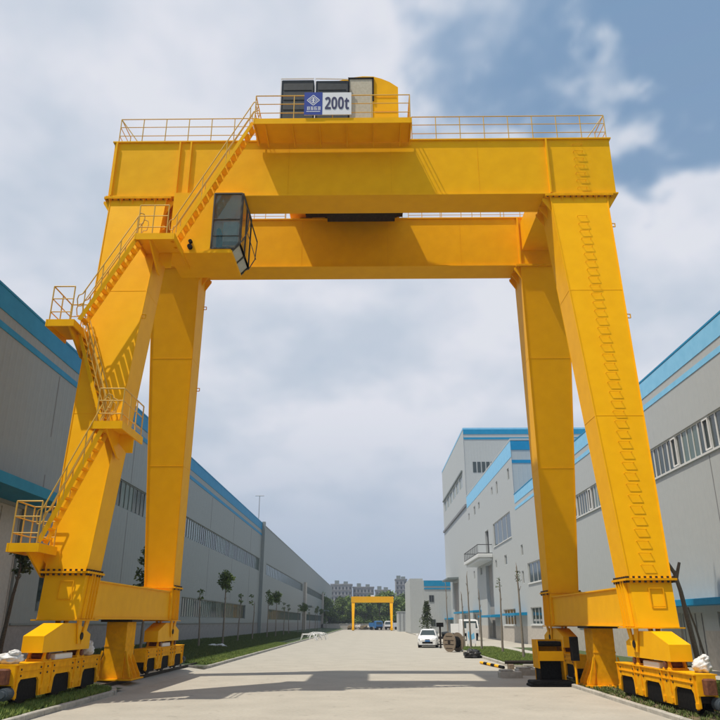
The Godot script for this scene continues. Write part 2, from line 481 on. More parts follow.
func sill(parent: Node, x: float, y0: float, y1: float, inner: float) -> void:
	var s := tool()
	span(s, Vector3(x - 0.5, y0 + 0.05, MZ - 5.3), Vector3(x + 0.5, y1 - 0.2, MZ + 5.3))
	var o := part("sill_beam", s, M.yellow, parent)
	for e in [[y1 - 0.2, y1 - 0.16], [y0 + 0.01, y0 + 0.05]]:
		var t := tool()
		span(t, Vector3(x - 0.56, e[0], MZ - 4.25), Vector3(x + 0.56, e[1], MZ + 4.25))
		part("flange", t, M.yellow, o)
	for m in [-1.0, 1.0]:
		# end node, sloping on as the leg does
		var t := tool()
		var ya := y0
		var yb := y1 - 0.035
		hexa(t, [Vector3(x - 0.57, ya, MZ + m * 5.66), Vector3(x + 0.57, ya, MZ + m * 5.66), Vector3(x + 0.57, ya, MZ + m * 4.35), Vector3(x - 0.57, ya, MZ + m * 4.35),
			Vector3(x - 0.60, yb, MZ + m * 5.44), Vector3(x + 0.60, yb, MZ + m * 5.44), Vector3(x + 0.60, yb, MZ + m * 4.30), Vector3(x - 0.60, yb, MZ + m * 4.30)])
		var nd := part("sill_end", t, M.yellow, o)
		t = tool()
		span(t, Vector3(x - 0.68, ya - 0.035, MZ + m * 4.2), Vector3(x + 0.68, ya - 0.001, MZ + m * 5.78))
		part("base_plate", t, M.yellow_old, o)
		for k in [0.10, 0.32, 0.56, 0.78]:
			t = tool()
			for sd in [-1.0, 1.0]:
				bar(t, Vector3(x + sd * 0.63, ya + 0.02, MZ + m * lerpf(4.62, 5.55, k)), Vector3(x + sd * 0.66, yb, MZ + m * lerpf(4.42, 5.35, k)), 0.10, 0.03, Vector3.BACK)
			part("stiffener", t, M.yellow, o)
		# recessed hatch outline
		t = tool()
		var zf: float = MZ + m * 5.50
		for e in [[-0.30, 0.55, 0.10, 0.55], [-0.30, 1.05, 0.10, 1.05], [-0.30, 0.55, -0.30, 1.05], [0.10, 0.55, 0.10, 1.05]]:
			bar(t, Vector3(x + 0.2 + e[0], ya + e[1], zf + m * (0.16 - 0.16 * e[1] / (yb - ya) + 0.006)), Vector3(x + 0.2 + e[2], ya + e[3], zf + m * (0.16 - 0.16 * e[3] / (yb - ya) + 0.006)), 0.02, 0.02, Vector3.BACK)
		part("hatch", t, M.yellow_old, o)
		var xb := x + inner * 0.22
		# triangular lugs that carry the bogie pin
		t = tool()
		for sd in [-1.0, 1.0]:
			for k in [-0.30, 0.30]:
				prism(t, [Vector2(k - 0.24, 0), Vector2(k + 0.06, 0), Vector2(k * 0.35 + 0.07, -0.62), Vector2(k * 0.35 - 0.07, -0.62)], Vector3(xb + sd * 0.31 - 0.02, ya - 0.035, MZ + m * 5.10), Vector3(0, 0, 1), Vector3.UP, Vector3(0.04, 0, 0))
		part("pin_lug", t, M.yellow, o)
		t = tool()
		tube(t, Vector3(xb - 0.36, ya - 0.45, MZ + m * 5.10), Vector3(xb + 0.36, ya - 0.45, MZ + m * 5.10), 0.10, 12)
		part("pin", t, M.dark_steel, o)

# travelling bogie under one corner
func bogie(parent: Node, x: float, g: float, ys: float, zc: float, m: float) -> void:
	# g ground, ys underside of the sill, zc centre along the track, m +1 for the outer end towards the camera
	var top := g + 0.90
	var eq0 := top + 0.24
	var eq1 := ys - 0.10
	var s := tool()
	# balance beam
	prism(s, [Vector2(-1.62, eq0), Vector2(1.62, eq0), Vector2(1.62, eq0 + 0.40), Vector2(0.50, eq1), Vector2(-0.60, eq1), Vector2(-1.62, eq0 + 0.40)], Vector3(x - 0.275, 0, zc), Vector3.BACK, Vector3.UP, Vector3(0.55, 0, 0))
	var o := part("balance_beam", s, M.yellow, parent)
	for k in [-1.15, 1.15]:
		var t := tool()
		cham(t, Vector3(x - 0.24, top + 0.03, zc + k - 0.26), Vector3(x + 0.24, top + 0.08, zc + k + 0.26), 0.015)
		for sd in [-1.0, 1.0]:
			prism(t, [Vector2(-0.22, 0), Vector2(0.22, 0), Vector2(0.12, 0.17), Vector2(-0.12, 0.17)], Vector3(x + sd * 0.19 - 0.03, top + 0.08, zc + k), Vector3.BACK, Vector3.UP, Vector3(0.06, 0, 0))
		part("bearing", t, M.yellow_old, o)
		t = tool()
		tube(t, Vector3(x - 0.28, top + 0.15, zc + k), Vector3(x + 0.28, top + 0.15, zc + k), 0.085, 12)
		part("bearing_pin", t, M.primer, o)
	var w := tool()
	cham(w, Vector3(x - 0.20, top + 0.035, zc - 0.62), Vector3(x + 0.20, top + 0.18, zc + 0.55), 0.02)
	part("gear_cover", w, M.white_paint, o)
	# frame: two side plates cut out over the wheels
	var poly := [Vector2(-2.85, g + 0.20), Vector2(-2.85, top), Vector2(2.85, top), Vector2(2.85, g + 0.20)]
	for c in [2.05, 0.0, -2.05]:
		poly.append_array([Vector2(c + 0.62, g + 0.14), Vector2(c + 0.56, g + 0.50), Vector2(c + 0.46, g + 0.58), Vector2(c - 0.46, g + 0.58), Vector2(c - 0.56, g + 0.50), Vector2(c - 0.62, g + 0.14)])
	var pol := []
	for v in poly: pol.append(v)
	s = tool()
	for sd in [-1.0, 1.0]:
		prism(s, pol, Vector3(x + sd * 0.20 - 0.025, 0, zc), Vector3.BACK, Vector3.UP, Vector3(0.05, 0, 0))
	span(s, Vector3(x - 0.27, top, zc - 2.88), Vector3(x + 0.27, top + 0.03, zc + 2.88))
	for k in [-1.0, 1.0]:
		span(s, Vector3(x - 0.225, g + 0.46, zc + k * 2.865 - 0.014), Vector3(x + 0.225, top, zc + k * 2.865 + 0.014))
	var fr := part("bogie_frame", s, M.yellow_old, parent)
	for c in [-2.76, -1.30, -0.78, 0.78, 1.30, 2.76]:
		for sd in [-1.0, 1.0]:
			var t := tool()
			prism(t, [Vector2(0, 0), Vector2(sd * 0.045, 0), Vector2(sd * 0.03, -0.45), Vector2(0, -0.55)], Vector3(x + sd * 0.226, top, zc + c - 0.012), Vector3.RIGHT, Vector3.UP, Vector3(0, 0, 0.024))
			span(t, Vector3(x + sd * 0.226, g + 0.18, zc + c - 0.07), Vector3(x + sd * 0.255, g + 0.30, zc + c + 0.07))
			part("gusset", t, M.yellow_old, fr)
	for c in [2.05, 0.0, -2.05]:
		var t := tool()
		tube(t, Vector3(x - 0.06, g + 0.43, zc + c), Vector3(x + 0.06, g + 0.43, zc + c), 0.38, 28)
		for sd in [-1.0, 1.0]:
			tube(t, Vector3(x + sd * 0.061, g + 0.43, zc + c), Vector3(x + sd * 0.10, g + 0.43, zc + c), 0.43, 28)
			tube(t, Vector3(x + sd * 0.101, g + 0.43, zc + c), Vector3(x + sd * 0.165, g + 0.43, zc + c), 0.15, 12)
		part("wheel", t, M.dark_steel, parent)
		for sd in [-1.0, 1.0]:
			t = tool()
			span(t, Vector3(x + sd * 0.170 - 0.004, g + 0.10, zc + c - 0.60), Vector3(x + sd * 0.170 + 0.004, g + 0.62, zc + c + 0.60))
			part("wheel_shade_sheet", t, M.rubber, fr)  # added black sheet, stands for the shade inside the wheel opening
	for k in [-1.0, 1.0]:
		for e in [[0.80, 1.28], [2.70, 2.80]]:
			var t := tool()
			span(t, Vector3(x - 0.165, g + 0.30, zc + minf(k * e[0], k * e[1])), Vector3(x + 0.165, top - 0.02, zc + maxf(k * e[0], k * e[1])))
			part("cross_member", t, M.dark_steel, fr)
	# bolt heads along the side plates
	var hd := tool()
	for sd in [-1.0, 1.0]:
		for c in [-2.55, -1.45, -1.04, -0.63, 0.63, 1.04, 1.45, 2.55]:
			for e in [top - 0.10, top - 0.24]:
				tube(hd, Vector3(x + sd * 0.225, e, zc + c), Vector3(x + sd * 0.245, e, zc + c), 0.026, 6)
	var hb := part("bolts", hd, M.bolt, fr)
	hb.set_meta("kind", "stuff")
	for sd in [-1.0, 1.0]:
		var rb := tool()
		span(rb, Vector3(x + minf(sd * 0.2255, sd * 0.25), top - 0.185, zc - 2.7), Vector3(x + maxf(sd * 0.2255, sd * 0.25), top - 0.165, zc + 2.7))
		part("stiffener", rb, M.yellow_old, fr)
	# buffer and drive motor at the outer end
	var b := tool()
	cham(b, Vector3(x - 0.12, top - 0.40, zc + m * 2.882), Vector3(x + 0.14, top - 0.06, zc + m * 3.10), 0.03)
	part("buffer", b, M.primer, parent)
	b = tool()
	var mx := x + 0.16
	tube(b, Vector3(mx, g + 0.30, zc + m * 2.882), Vector3(mx, g + 0.30, zc + m * 3.22), 0.12, 14)
	tube(b, Vector3(mx, g + 0.30, zc + m * 3.221), Vector3(mx, g + 0.30, zc + m * 3.30), 0.08, 14)
	for i in 8:
		tube(b, Vector3(mx, g + 0.30, zc + m * (2.90 + i * 0.038)), Vector3(mx, g + 0.30, zc + m * (2.914 + i * 0.038)), 0.14, 14)
	part("drive_motor", b, M.motor, parent)

func support(parent: Node, x: float, g: float, ys: float) -> void:
	var s := tool()
	var z := MZ - 0.1
	span(s, Vector3(x - 0.36, g + 0.06, z - 0.5), Vector3(x + 0.36, ys - 0.07, z + 0.5))
	var o := part("support_post", s, M.yellow_old, parent)
	var t := tool()
	span(t, Vector3(x - 0.55, ys - 0.07, z - 0.62), Vector3(x + 0.55, ys + 0.008, z + 0.62))
	part("head_plate", t, M.dark_steel, o)
	t = tool()
	span(t, Vector3(x - 0.74, g + 0.015, z - 0.72), Vector3(x + 0.74, g + 0.06, z + 0.72))
	part("base_plate", t, M.yellow_old, o)
	t = tool()
	span(t, Vector3(x - 0.375, g + 1.08, z - 0.515), Vector3(x + 0.375, g + 1.12, z + 0.515))
	part("belt_plate", t, M.yellow_old, o)
	for sd in [-1.0, 1.0]:
		for k in [-0.42, 0.0, 0.42]:
			t = tool()
			prism(t, [Vector2(0, 0.06), Vector2(sd * 0.33, 0.06), Vector2(sd * 0.33, 0.16), Vector2(0.0, 0.85)], Vector3(x + sd * 0.361, g, z + k - 0.015), Vector3.RIGHT, Vector3.UP, Vector3(0, 0, 0.03))
			part("gusset", t, M.yellow_old, o)
		t = tool()
		bar(t, Vector3(x + sd * 0.62, g + 0.10, z + 0.55), Vector3(x + sd * 0.40, g + 0.95, z + 0.53), 0.06, 0.06)
		part("brace", t, M.yellow_old, o)

func make_crane() -> Node3D:
	var root := thing("gantry_crane", Vector3(-0.4, 0, MZ), "huge yellow double-girder gantry crane straddling the concrete road", "crane")
	var g1 := girder(root, GF, GB, "front_girder")
	var g2 := girder(root, KF, KB, "rear_girder")
	for x in [LX, RX]:
		var s := tool()
		span(s, Vector3(x - 0.92, 18.3, KF - 0.045), Vector3(x + 0.92, 19.7, GB + 0.045))
		part("end_tie_beam", s, M.yellow, root)
	var yl := [2.17, 3.46]
	var yr := [1.96, 3.25]
	for m in [true, false]:
		leg(root, LX, yl[1], m, false)
		leg(root, RX, yr[1], m, m)
	sill(root, LX, yl[0], yl[1], 1.0)
	sill(root, RX, yr[0], yr[1], -1.0)
	for m in [1.0, -1.0]:
		bogie(root, LX + 0.22, 0.22, yl[0], -21.3 if m > 0 else -31.9, m)
		bogie(root, RX - 0.22, 0.02, yr[0], -21.3 if m > 0 else -31.9, m)
	support(root, LX, 0.21, yl[0])
	support(root, RX, 0.02, yr[0])
	# rungs carried on over the girder end
	for i in 7:
		var t := tool()
		var y := 17.75 + i * 0.33
		pipe(t, [Vector3(RX + 0.0, y, GF - 0.06), Vector3(RX + 0.0, y, GF + 0.06), Vector3(RX + 0.34, y, GF + 0.06), Vector3(RX + 0.34, y, GF - 0.06)], 0.0095, 5)
		part("rung", t, M.yellow_old, g1)
	# railings along the girders
	var yt := 20.04
	railing(root, [Vector3(-9.9, yt, GB + 0.1), Vector3(-9.9, yt, GF - 0.02), Vector3(-4.42, yt, GF - 0.02)])
	railing(root, [Vector3(1.75, yt, GF - 0.02), Vector3(9.4, yt, GF - 0.02), Vector3(9.4, yt, GB + 0.1)])
	railing(root, [Vector3(-9.9, yt, KB - 0.02), Vector3(9.4, yt, KB - 0.02)])
	railing(root, [Vector3(-9.9, yt, KF + 0.0), Vector3(-3.9, yt, KF + 0.0)], 1.6, 0.018, 0.55)
	railing(root, [Vector3(1.9, yt, KF + 0.0), Vector3(9.4, yt, KF + 0.0)], 1.6, 0.018, 0.55)
	for x in [-9.9, 9.4]:
		var t := tool()
		tube(t, Vector3(x, yt + 1.08, GF - 0.02), Vector3(x + (0.75 if x < 0 else -0.75), yt, GF - 0.02), 0.02)
		part("rail_brace", t, M.rail_metal, root)
	# trolley maintenance platform hung in front of the girder
	var p4 := platform(root, Vector3(-4.27, 19.9, GF + 0.06), Vector3(1.60, 19.95, GF + 1.36))
	for i in 6:
		var t := tool()
		var x := -3.9 + i * 1.03
		prism(t, [Vector2(0, 0), Vector2(1.25, 0), Vector2(1.25, -0.06), Vector2(0, -0.20)], Vector3(x - 0.02, 19.868, GF + 0.05), Vector3.BACK, Vector3.UP, Vector3(0.04, 0, 0))
		part("bracket", t, M.yellow, p4)
	railing(root, [Vector3(-4.27, 19.96, GF + 0.1), Vector3(-4.27, 19.96, GF + 1.38), Vector3(1.60, 19.96, GF + 1.38), Vector3(1.60, 19.96, GF + 0.1)], 1.45)
	# the stairs: landings at 4.1, 7.8, 11.4 and 14.9 m
	var lz := func(y: float) -> float: return MZ + lerpf(5.45, 3.30, (y - yl[1]) / (17.38 - yl[1]))
	var z0: float = lz.call(4.1)
	var z1: float = lz.call(7.8)
	var z2: float = lz.call(11.4)
	var z3: float = lz.call(14.9)
	platform(root, Vector3(-10.05, 4.10, z0 + 0.10), Vector3(-9.25, 4.14, z0 + 1.28))
	railing(root, [Vector3(-9.30, 4.14, z0 + 0.12), Vector3(-10.03, 4.14, z0 + 0.12), Vector3(-10.03, 4.14, z0 + 1.26), Vector3(-9.30, 4.14, z0 + 1.26)], 0.75, 0.023, 1.2)
	platform(root, Vector3(-8.42, 7.76, z1 - 0.75), Vector3(-7.52, 7.80, z1 + 1.28))
	railing(root, [Vector3(-8.30, 7.80, z1 + 1.26), Vector3(-7.54, 7.80, z1 + 1.26), Vector3(-7.54, 7.80, z1 - 0.73)], 0.75, 0.023)
	platform(root, Vector3(-10.52, 11.36, z2 - 0.25), Vector3(-9.70, 11.40, z2 + 1.28))
	railing(root, [Vector3(-9.80, 11.40, z2 - 0.22), Vector3(-10.50, 11.40, z2 - 0.22), Vector3(-10.50, 11.40, z2 + 1.26), Vector3(-9.80, 11.40, z2 + 1.26)], 0.75, 0.023, 1.25)
	platform(root, Vector3(-8.15, 14.86, z3 - 1.0), Vector3(-6.85, 14.90, z3 + 1.28))
	railing(root, [Vector3(-8.13, 14.90, z3 + 1.26), Vector3(-7.10, 14.90, z3 + 1.26)], 0.5, 0.023, 1.2)
	# brackets from landing to leg
	for e in [[-9.60, 4.10, z0], [-8.0, 7.76, z1], [-9.85, 11.36, z2], [-7.7, 14.86, z3]]:
		var t := tool()
		prism(t, [Vector2(-0.25, 0), Vector2(1.2, 0), Vector2(1.2, -0.10), Vector2(0.0, -0.75), Vector2(-0.25, -0.75)], Vector3(e[0] - 0.03, e[1] - 0.031, e[2]), Vector3.BACK, Vector3.UP, Vector3(0.06, 0, 0))
		prism(t, [Vector2(-0.2, 0), Vector2(0.5, 0), Vector2(0.5, -0.6), Vector2(0.3, -0.6)], Vector3(e[0], e[1] - 0.031, e[2] + 0.02), Vector3.RIGHT, Vector3.UP, Vector3(0, 0, 0.05))
		part("landing_bracket", t, M.yellow, root)
	stair(root, Vector3(-9.30, 4.16, z0 + 0.95), Vector3(-8.05, 7.74, z1 + 0.95), 0.46, 12)
	stair(root, Vector3(-8.35, 7.82, z1 + 0.34), Vector3(-9.80, 11.34, z2 + 0.34), 0.46, 12)
	stair(root, Vector3(-9.55, 11.42, z2 + 0.95), Vector3(-8.12, 14.84, z3 + 0.95), 0.46, 12)
	stair(root, Vector3(-7.00, 14.75, GF + 1.02), Vector3(-4.36, 19.88, GF + 1.02), 0.44, 17)
	# driver's cab under the front girder
	var cz0 := -25.4
	var cz1 := -23.42
	var s := tool()
	span(s, Vector3(-7.35, 14.92, cz0), Vector3(-5.05, 15.02, cz1))
	span(s, Vector3(-7.35, 15.02, cz0), Vector3(-7.29, 17.40, cz1))
	span(s, Vector3(-7.29, 15.02, cz1 - 0.05), Vector3(-5.80, 17.40, cz1))
	span(s, Vector3(-7.29, 15.02, cz0), Vector3(-4.80, 17.40, cz0 + 0.05))
	span(s, Vector3(-7.29, 17.35, cz0 + 0.05), Vector3(-4.78, 17.44, cz1 - 0.05))
	span(s, Vector3(-7.37, 14.82, cz0 - 0.01), Vector3(-5.0, 14.918, cz1 + 0.03))
	var cab := part("cab", s, M.yellow, root)
	var prof := [Vector2(-4.72, 17.36), Vector2(-4.74, 15.22), Vector2(-5.06, 14.88)]
	for i in 2:
		var t := tool()
		var a := Vector3(prof[i].x, prof[i].y, cz1 - 0.03)
		var b := Vector3(prof[i + 1].x, prof[i + 1].y, cz1 - 0.03)
		var dz := Vector3(0, 0, cz0 - cz1 + 0.06)
		quad(t, a, b, b + dz, a + dz, Vector3.RIGHT)
		part("windscreen", t, M.clear_glass, cab)
		t = tool()
		for k in [0.0, 0.5, 1.0]: bar(t, a + dz * k, b + dz * k, 0.06, 0.06, Vector3.BACK)
		bar(t, a, a + dz, 0.06, 0.06)
		bar(t, b, b + dz, 0.06, 0.06)
		part("window_frame", t, M.cab_frame, cab)
	var t2 := tool()
	var poly := [Vector2(-5.80, 15.02), Vector2(-4.95, 15.02), Vector2(-4.77, 15.24), Vector2(-4.75, 17.36), Vector2(-5.80, 17.36)]
	prism(t2, poly, Vector3(0, 0, cz1 - 0.04), Vector3.RIGHT, Vector3.UP, Vector3(0, 0, 0.012))
	part("side_window", t2, M.cab_glass, cab)
	t2 = tool()
	for i in 5:
		var a: Vector2 = poly[i]
		var b: Vector2 = poly[(i + 1) % 5]
		bar(t2, Vector3(a.x, a.y, cz1 - 0.01), Vector3(b.x, b.y, cz1 - 0.01), 0.05, 0.06, Vector3.BACK)
	bar(t2, Vector3(-5.78, 16.25, cz1 - 0.008), Vector3(-4.77, 16.25, cz1 - 0.008), 0.03, 0.045, Vector3.BACK)
	bar(t2, Vector3(-5.78, 15.55, cz1 - 0.008), Vector3(-4.77, 15.55, cz1 - 0.008), 0.018, 0.03, Vector3.BACK)
	part("window_frame", t2, M.cab_frame, cab)
	t2 = tool()
	cham(t2, Vector3(-5.75, 15.02, -24.7), Vector3(-5.2, 15.50, -24.1), 0.05)
	cham(t2, Vector3(-5.80, 15.5, -24.7), Vector3(-5.66, 16.3, -24.1), 0.05)
	part("seat", t2, M.rubber, cab)
	t2 = tool()
	cham(t2, Vector3(-5.42, 15.35, -23.80), Vector3(-4.84, 16.2, -23.50), 0.03)
	part("control_desk", t2, M.beige_panel, cab)
	t2 = tool()
	tube(t2, Vector3(-6.55, 15.05, cz1 + 0.02), Vector3(-6.55, 15.05, cz1 + 0.16), 0.09, 12)
	tube(t2, Vector3(-6.55, 15.27, cz1 + 0.02), Vector3(-6.55, 15.27, cz1 + 0.14), 0.07, 12)
	part("horn", t2, M.rubber, cab)
	t2 = tool()
	prism(t2, [Vector2(-5.02, 14.93), Vector2(-4.78, 15.20), Vector2(-4.80, 15.22), Vector2(-5.04, 14.95)], Vector3(0, 0, cz0 + 0.1), Vector3.RIGHT, Vector3.UP, Vector3(0, 0, cz1 - cz0 - 0.2))
	part("foot_panel", t2, M.beige_panel, cab)
	# side guard outside the cab windscreen
	t2 = tool()
	pipe(t2, [Vector3(-4.72, 17.3, cz1 + 0.04), Vector3(-4.44, 16.4, cz1 + 0.04), Vector3(-4.50, 15.6, cz1 + 0.04), Vector3(-4.74, 15.15, cz1 + 0.04)], 0.02)
	pipe(t2, [Vector3(-4.72, 17.3, cz0), Vector3(-4.44, 16.4, cz0), Vector3(-4.50, 15.6, cz0), Vector3(-4.74, 15.15, cz0)], 0.02)
	for y in [15.6, 16.4]: tube(t2, Vector3(-4.46, y, cz1 + 0.04), Vector3(-4.46, y, cz0), 0.016)
	part("guard_rail", t2, M.cab_frame, cab)
	# load sign on the platform railing
	s = tool()
	span(s, Vector3(-2.40, 20.08, GF + 1.43), Vector3(-0.62, 21.10, GF + 1.47))
	var sg := part("sign_board", s, M.white_paint, root)
	s = tool()
	span(s, Vector3(-2.41, 20.07, GF + 1.466), Vector3(-1.72, 21.11, GF + 1.478))
	part("blue_panel", s, M.sign_blue, sg)
	s = tool()
	var c := Vector3(-2.065, 20.74, GF + 1.480)
	for k in [0.235, 0.155]:
		var pts := [Vector3(0, k, 0), Vector3(k, 0, 0), Vector3(0, -k, 0), Vector3(-k, 0, 0)]
		for i in 4: bar(s, c + pts[i], c + pts[(i + 1) % 4], 0.030 if k > 0.2 else 0.022, 0.006, Vector3.BACK)
	bar(s, c + Vector3(0, 0.11, 0), c + Vector3(0, -0.11, 0), 0.05, 0.006, Vector3.BACK)
	bar(s, c + Vector3(-0.09, 0, 0.001), c + Vector3(0.09, 0, 0.001), 0.03, 0.006, Vector3.BACK)
	part("emblem", s, M.white_paint, sg)
	s = tool()
	for i in 4:
		var q := Vector3(-2.30 + i * 0.135, 20.30, GF + 1.480)
		bar(s, q + Vector3(0, 0.13, 0), q + Vector3(0.11, 0.13, 0), 0.022, 0.006, Vector3.BACK)
		bar(s, q + Vector3(0, 0.065, 0), q + Vector3(0.11, 0.065, 0), 0.020, 0.006, Vector3.BACK)
		bar(s, q + Vector3(0, 0.0, 0), q + Vector3(0.11, 0.0, 0), 0.022, 0.006, Vector3.BACK)
		bar(s, q + Vector3(0.03 + 0.02 * (i % 2), 0.14, 0.0005), q + Vector3(0.03 + 0.02 * (i % 2), -0.01, 0.0005), 0.022, 0.006, Vector3.BACK)
		bar(s, q + Vector3(0.095, 0.12 - 0.05 * (i % 3) / 2.0, 0.0005), q + Vector3(0.095, -0.01, 0.0005), 0.018, 0.006, Vector3.BACK)
	bar(s, Vector3(-2.32, 20.22, GF + 1.480), Vector3(-1.80, 20.22, GF + 1.480), 0.03, 0.006, Vector3.BACK)
	part("lettering", s, M.white_paint, sg)
	var tm := TextMesh.new()
	var font := SystemFont.new()
	font.font_names = PackedStringArray(["Droid Sans"]); font.font_weight = 700
	tm.font = font; tm.text = "200t"; tm.font_size = 64; tm.pixel_size = 0.0102; tm.depth = 0.008; tm.material = M.ink
	var tx := put("lettering", tm, sg, Vector3(-1.17, 20.59, GF + 1.478))
	tx.scale = Vector3(0.70, 1.18, 1.0)
	# rails of the crane track are laid with the ground
	return root

func make_trolley() -> void:
	var root := thing("hoist_trolley", Vector3(-1.1, 20.15, MZ), "hoist trolley with dark cabins and curved yellow hood on the crane girders", "trolley")
	var s := tool()
	span(s, Vector3(-3.75, 20.42, -30.6), Vector3(1.5, 20.85, -24.15))
	var o := part("trolley_frame", s, M.yellow, root)
	for x in [-3.0, 0.8]:
		for z in [(GF + GB) / 2, (KF + KB) / 2]:
			var t := tool()
			tube(t, Vector3(x, 20.46, z - 0.07), Vector3(x, 20.46, z + 0.07), 0.30, 20)
			part("wheel", t, M.dark_steel, root)
	s = tool()
	span(s, Vector3(-1.85, 19.2, -28.6), Vector3(1.2, 20.41, -27.2))
	part("hoist_drum_housing", s, M.dark_steel, root)
	s = tool()
	span(s, Vector3(-2.9, 19.85, -29.3), Vector3(1.6, 20.40, -28.62))
	part("drip_pan", s, M.dark_steel, root)
	s = tool()
	span(s, Vector3(-2.05, 20.17, -30.9), Vector3(1.35, 20.41, -29.85))
	part("end_carriage", s, M.dark_steel, root)
	# dark electrical cabins
	for e in [[-3.66, -2.28], [-2.20, -0.82]]:
		var t := tool()
		cham(t, Vector3(e[0], 20.86, -26.9), Vector3(e[1], 23.85 if e[0] < -3 else 23.80, -24.75), 0.03)
		var cb := part("electrical_cabin", t, M.slate, root)
		t = tool()
		bar(t, Vector3(e[0] - 0.02, 20.9, -24.72), Vector3(e[0] - 0.02, 23.87, -24.72), 0.035, 0.05, Vector3.BACK)
		bar(t, Vector3(e[0] - 0.03, 23.88, -24.72), Vector3(e[1], 23.88 if e[0] < -3 else 23.83, -24.72), 0.05, 0.035, Vector3.BACK)
		part("edge_trim", t, M.white_paint, cb)
		for k in 5:
			t = tool()
			var yy := 21.3 + k * 0.5
			bar(t, Vector3(e[0] + 0.1, yy, -24.74), Vector3(e[1] - 0.1, yy, -24.74), 0.02, 0.02, Vector3.BACK)
			part("panel_rib", t, M.slate, cb)
	# curved hood
	var poly := [Vector2(-1.35, 20.86), Vector2(-1.35, 23.95), Vector2(-0.8, 24.14), Vector2(-0.2, 24.22), Vector2(0.25, 24.20), Vector2(0.6, 24.08), Vector2(0.95, 23.90), Vector2(1.30, 23.62), Vector2(1.30, 20.86)]
	s = tool()
	prism(s, poly, Vector3(0, 0, -28.2), Vector3.RIGHT, Vector3.UP, Vector3(0, 0, 3.2))
	var hood := part("winch_hood", s, M.yellow, root)
	s = tool()
	span(s, Vector3(-0.78, 20.95, -24.99), Vector3(0.20, 24.02, -24.95))
	part("door", s, M.beige_panel, hood)
	s = tool()
	bar(s, Vector3(-0.80, 20.9, -24.96), Vector3(-0.80, 24.08, -24.96), 0.05, 0.08, Vector3.BACK)
	bar(s, Vector3(0.23, 22.9, -24.96), Vector3(0.23, 24.08, -24.96), 0.07, 0.08, Vector3.BACK)
	bar(s, Vector3(-0.84, 24.06, -24.96), Vector3(0.27, 24.06, -24.96), 0.07, 0.08, Vector3.BACK)
	part("door_frame", s, M.rubber, hood)
	s = tool()
	span(s, Vector3(0.80, 21.35, -24.99), Vector3(1.27, 22.0, -24.96))
	part("vent_panel", s, M.frame, hood)
	for k in 3:
		s = tool()
		span(s, Vector3(0.30, 21.6 + k * 0.75, -24.99), Vector3(1.22, 21.62 + k * 0.75, -24.975))
		part("seam", s, M.yellow_old, hood)

# ------------------------------------------------------------------ facades
# wall in the plane x = X (facing f = +1 or -1 along x) from z0 to z1, y0 to y1, with rectangular holes [za, ya, zb, yb]
func wall_x(X: float, f: float, z0: float, z1: float, y0: float, y1: float, holes: Array, depth := 0.22) -> SurfaceTool:
	var s := tool()
	var n := Vector3(f, 0, 0)
	var ys := [y0, y1]
	for h in holes:
		for v in [h[1], h[3]]:
			if v > y0 and v < y1 and not ys.has(v): ys.append(v)
	ys.sort()
	for i in ys.size() - 1:
		var ym: float = (ys[i] + ys[i + 1]) / 2
		var cuts := []
		for h in holes:
			if ym > h[1] and ym < h[3]: cuts.append([minf(h[0], h[2]), maxf(h[0], h[2])])
		cuts.sort_custom(func(a, b): return a[0] < b[0])
		var z: float = minf(z0, z1)
		for c in cuts + [[maxf(z0, z1), 0.0]]:
			if c[0] > z + 0.001:
				quad(s, Vector3(X, ys[i], z), Vector3(X, ys[i], c[0]), Vector3(X, ys[i + 1], c[0]), Vector3(X, ys[i + 1], z), n)
			z = c[1]
	for h in holes:
		var a := Vector3(X, maxf(h[1], y0), minf(h[0], h[2]))
		var b := Vector3(X, minf(h[3], y1), maxf(h[0], h[2]))
		if a.y >= b.y: continue
		var dx := Vector3(-f * depth, 0, 0)
		var c1 := Vector3(X, a.y, b.z)
		var c2 := Vector3(X, b.y, a.z)
		if h[1] >= y0: quad(s, a, c1, c1 + dx, a + dx, Vector3.UP)
		if h[3] <= y1: quad(s, c2, b, b + dx, c2 + dx, Vector3.DOWN)
		quad(s, a, c2, c2 + dx, a + dx, Vector3.BACK)
		quad(s, c1, b, b + dx, c1 + dx, Vector3.FORWARD)
	return s

var pane_cache := {}
func pane_mesh(w: float, h: float, m: Material, key: String) -> ArrayMesh:
	var k := "%s%.2f_%.2f" % [key, w, h]
	if not pane_cache.has(k):
		var s := tool()
		box(s, Vector3.ZERO, Vector3(0.02, h, w))
		pane_cache[k] = mesh_of(s, m)
	return pane_cache[k]

# a window filling a hole: frame as the part, each pane below it
func window_x(parent: Node3D, X: float, f: float, h: Array, n: int, glass: Material, key: String, fm: Material, sill_on := false) -> void:
	var z0: float = minf(h[0], h[2])
	var z1: float = maxf(h[0], h[2])
	var w := (z1 - z0) / n
	var s := tool()
	var x := X - f * 0.12
	for e in [h[1] + 0.035, h[3] - 0.035]: box(s, Vector3(x, e, (z0 + z1) / 2), Vector3(0.07, 0.07, z1 - z0))
	for i in n + 1:
		box(s, Vector3(x, (h[1] + h[3]) / 2, clampf(z0 + i * w, z0 + 0.03, z1 - 0.03)), Vector3(0.066, h[3] - h[1] - 0.14, 0.055))
	if sill_on: box(s, Vector3(X + f * 0.03, h[1] - 0.06, (z0 + z1) / 2), Vector3(0.14, 0.10, z1 - z0 + 0.2))
	var o := part("window", s, fm, parent)
	var pm := pane_mesh(w - 0.06, h[3] - h[1] - 0.14, glass, key)
	for i in n:
		put("pane", pm, o, Vector3(x - f * 0.012, (h[1] + h[3]) / 2, z0 + (i + 0.5) * w))

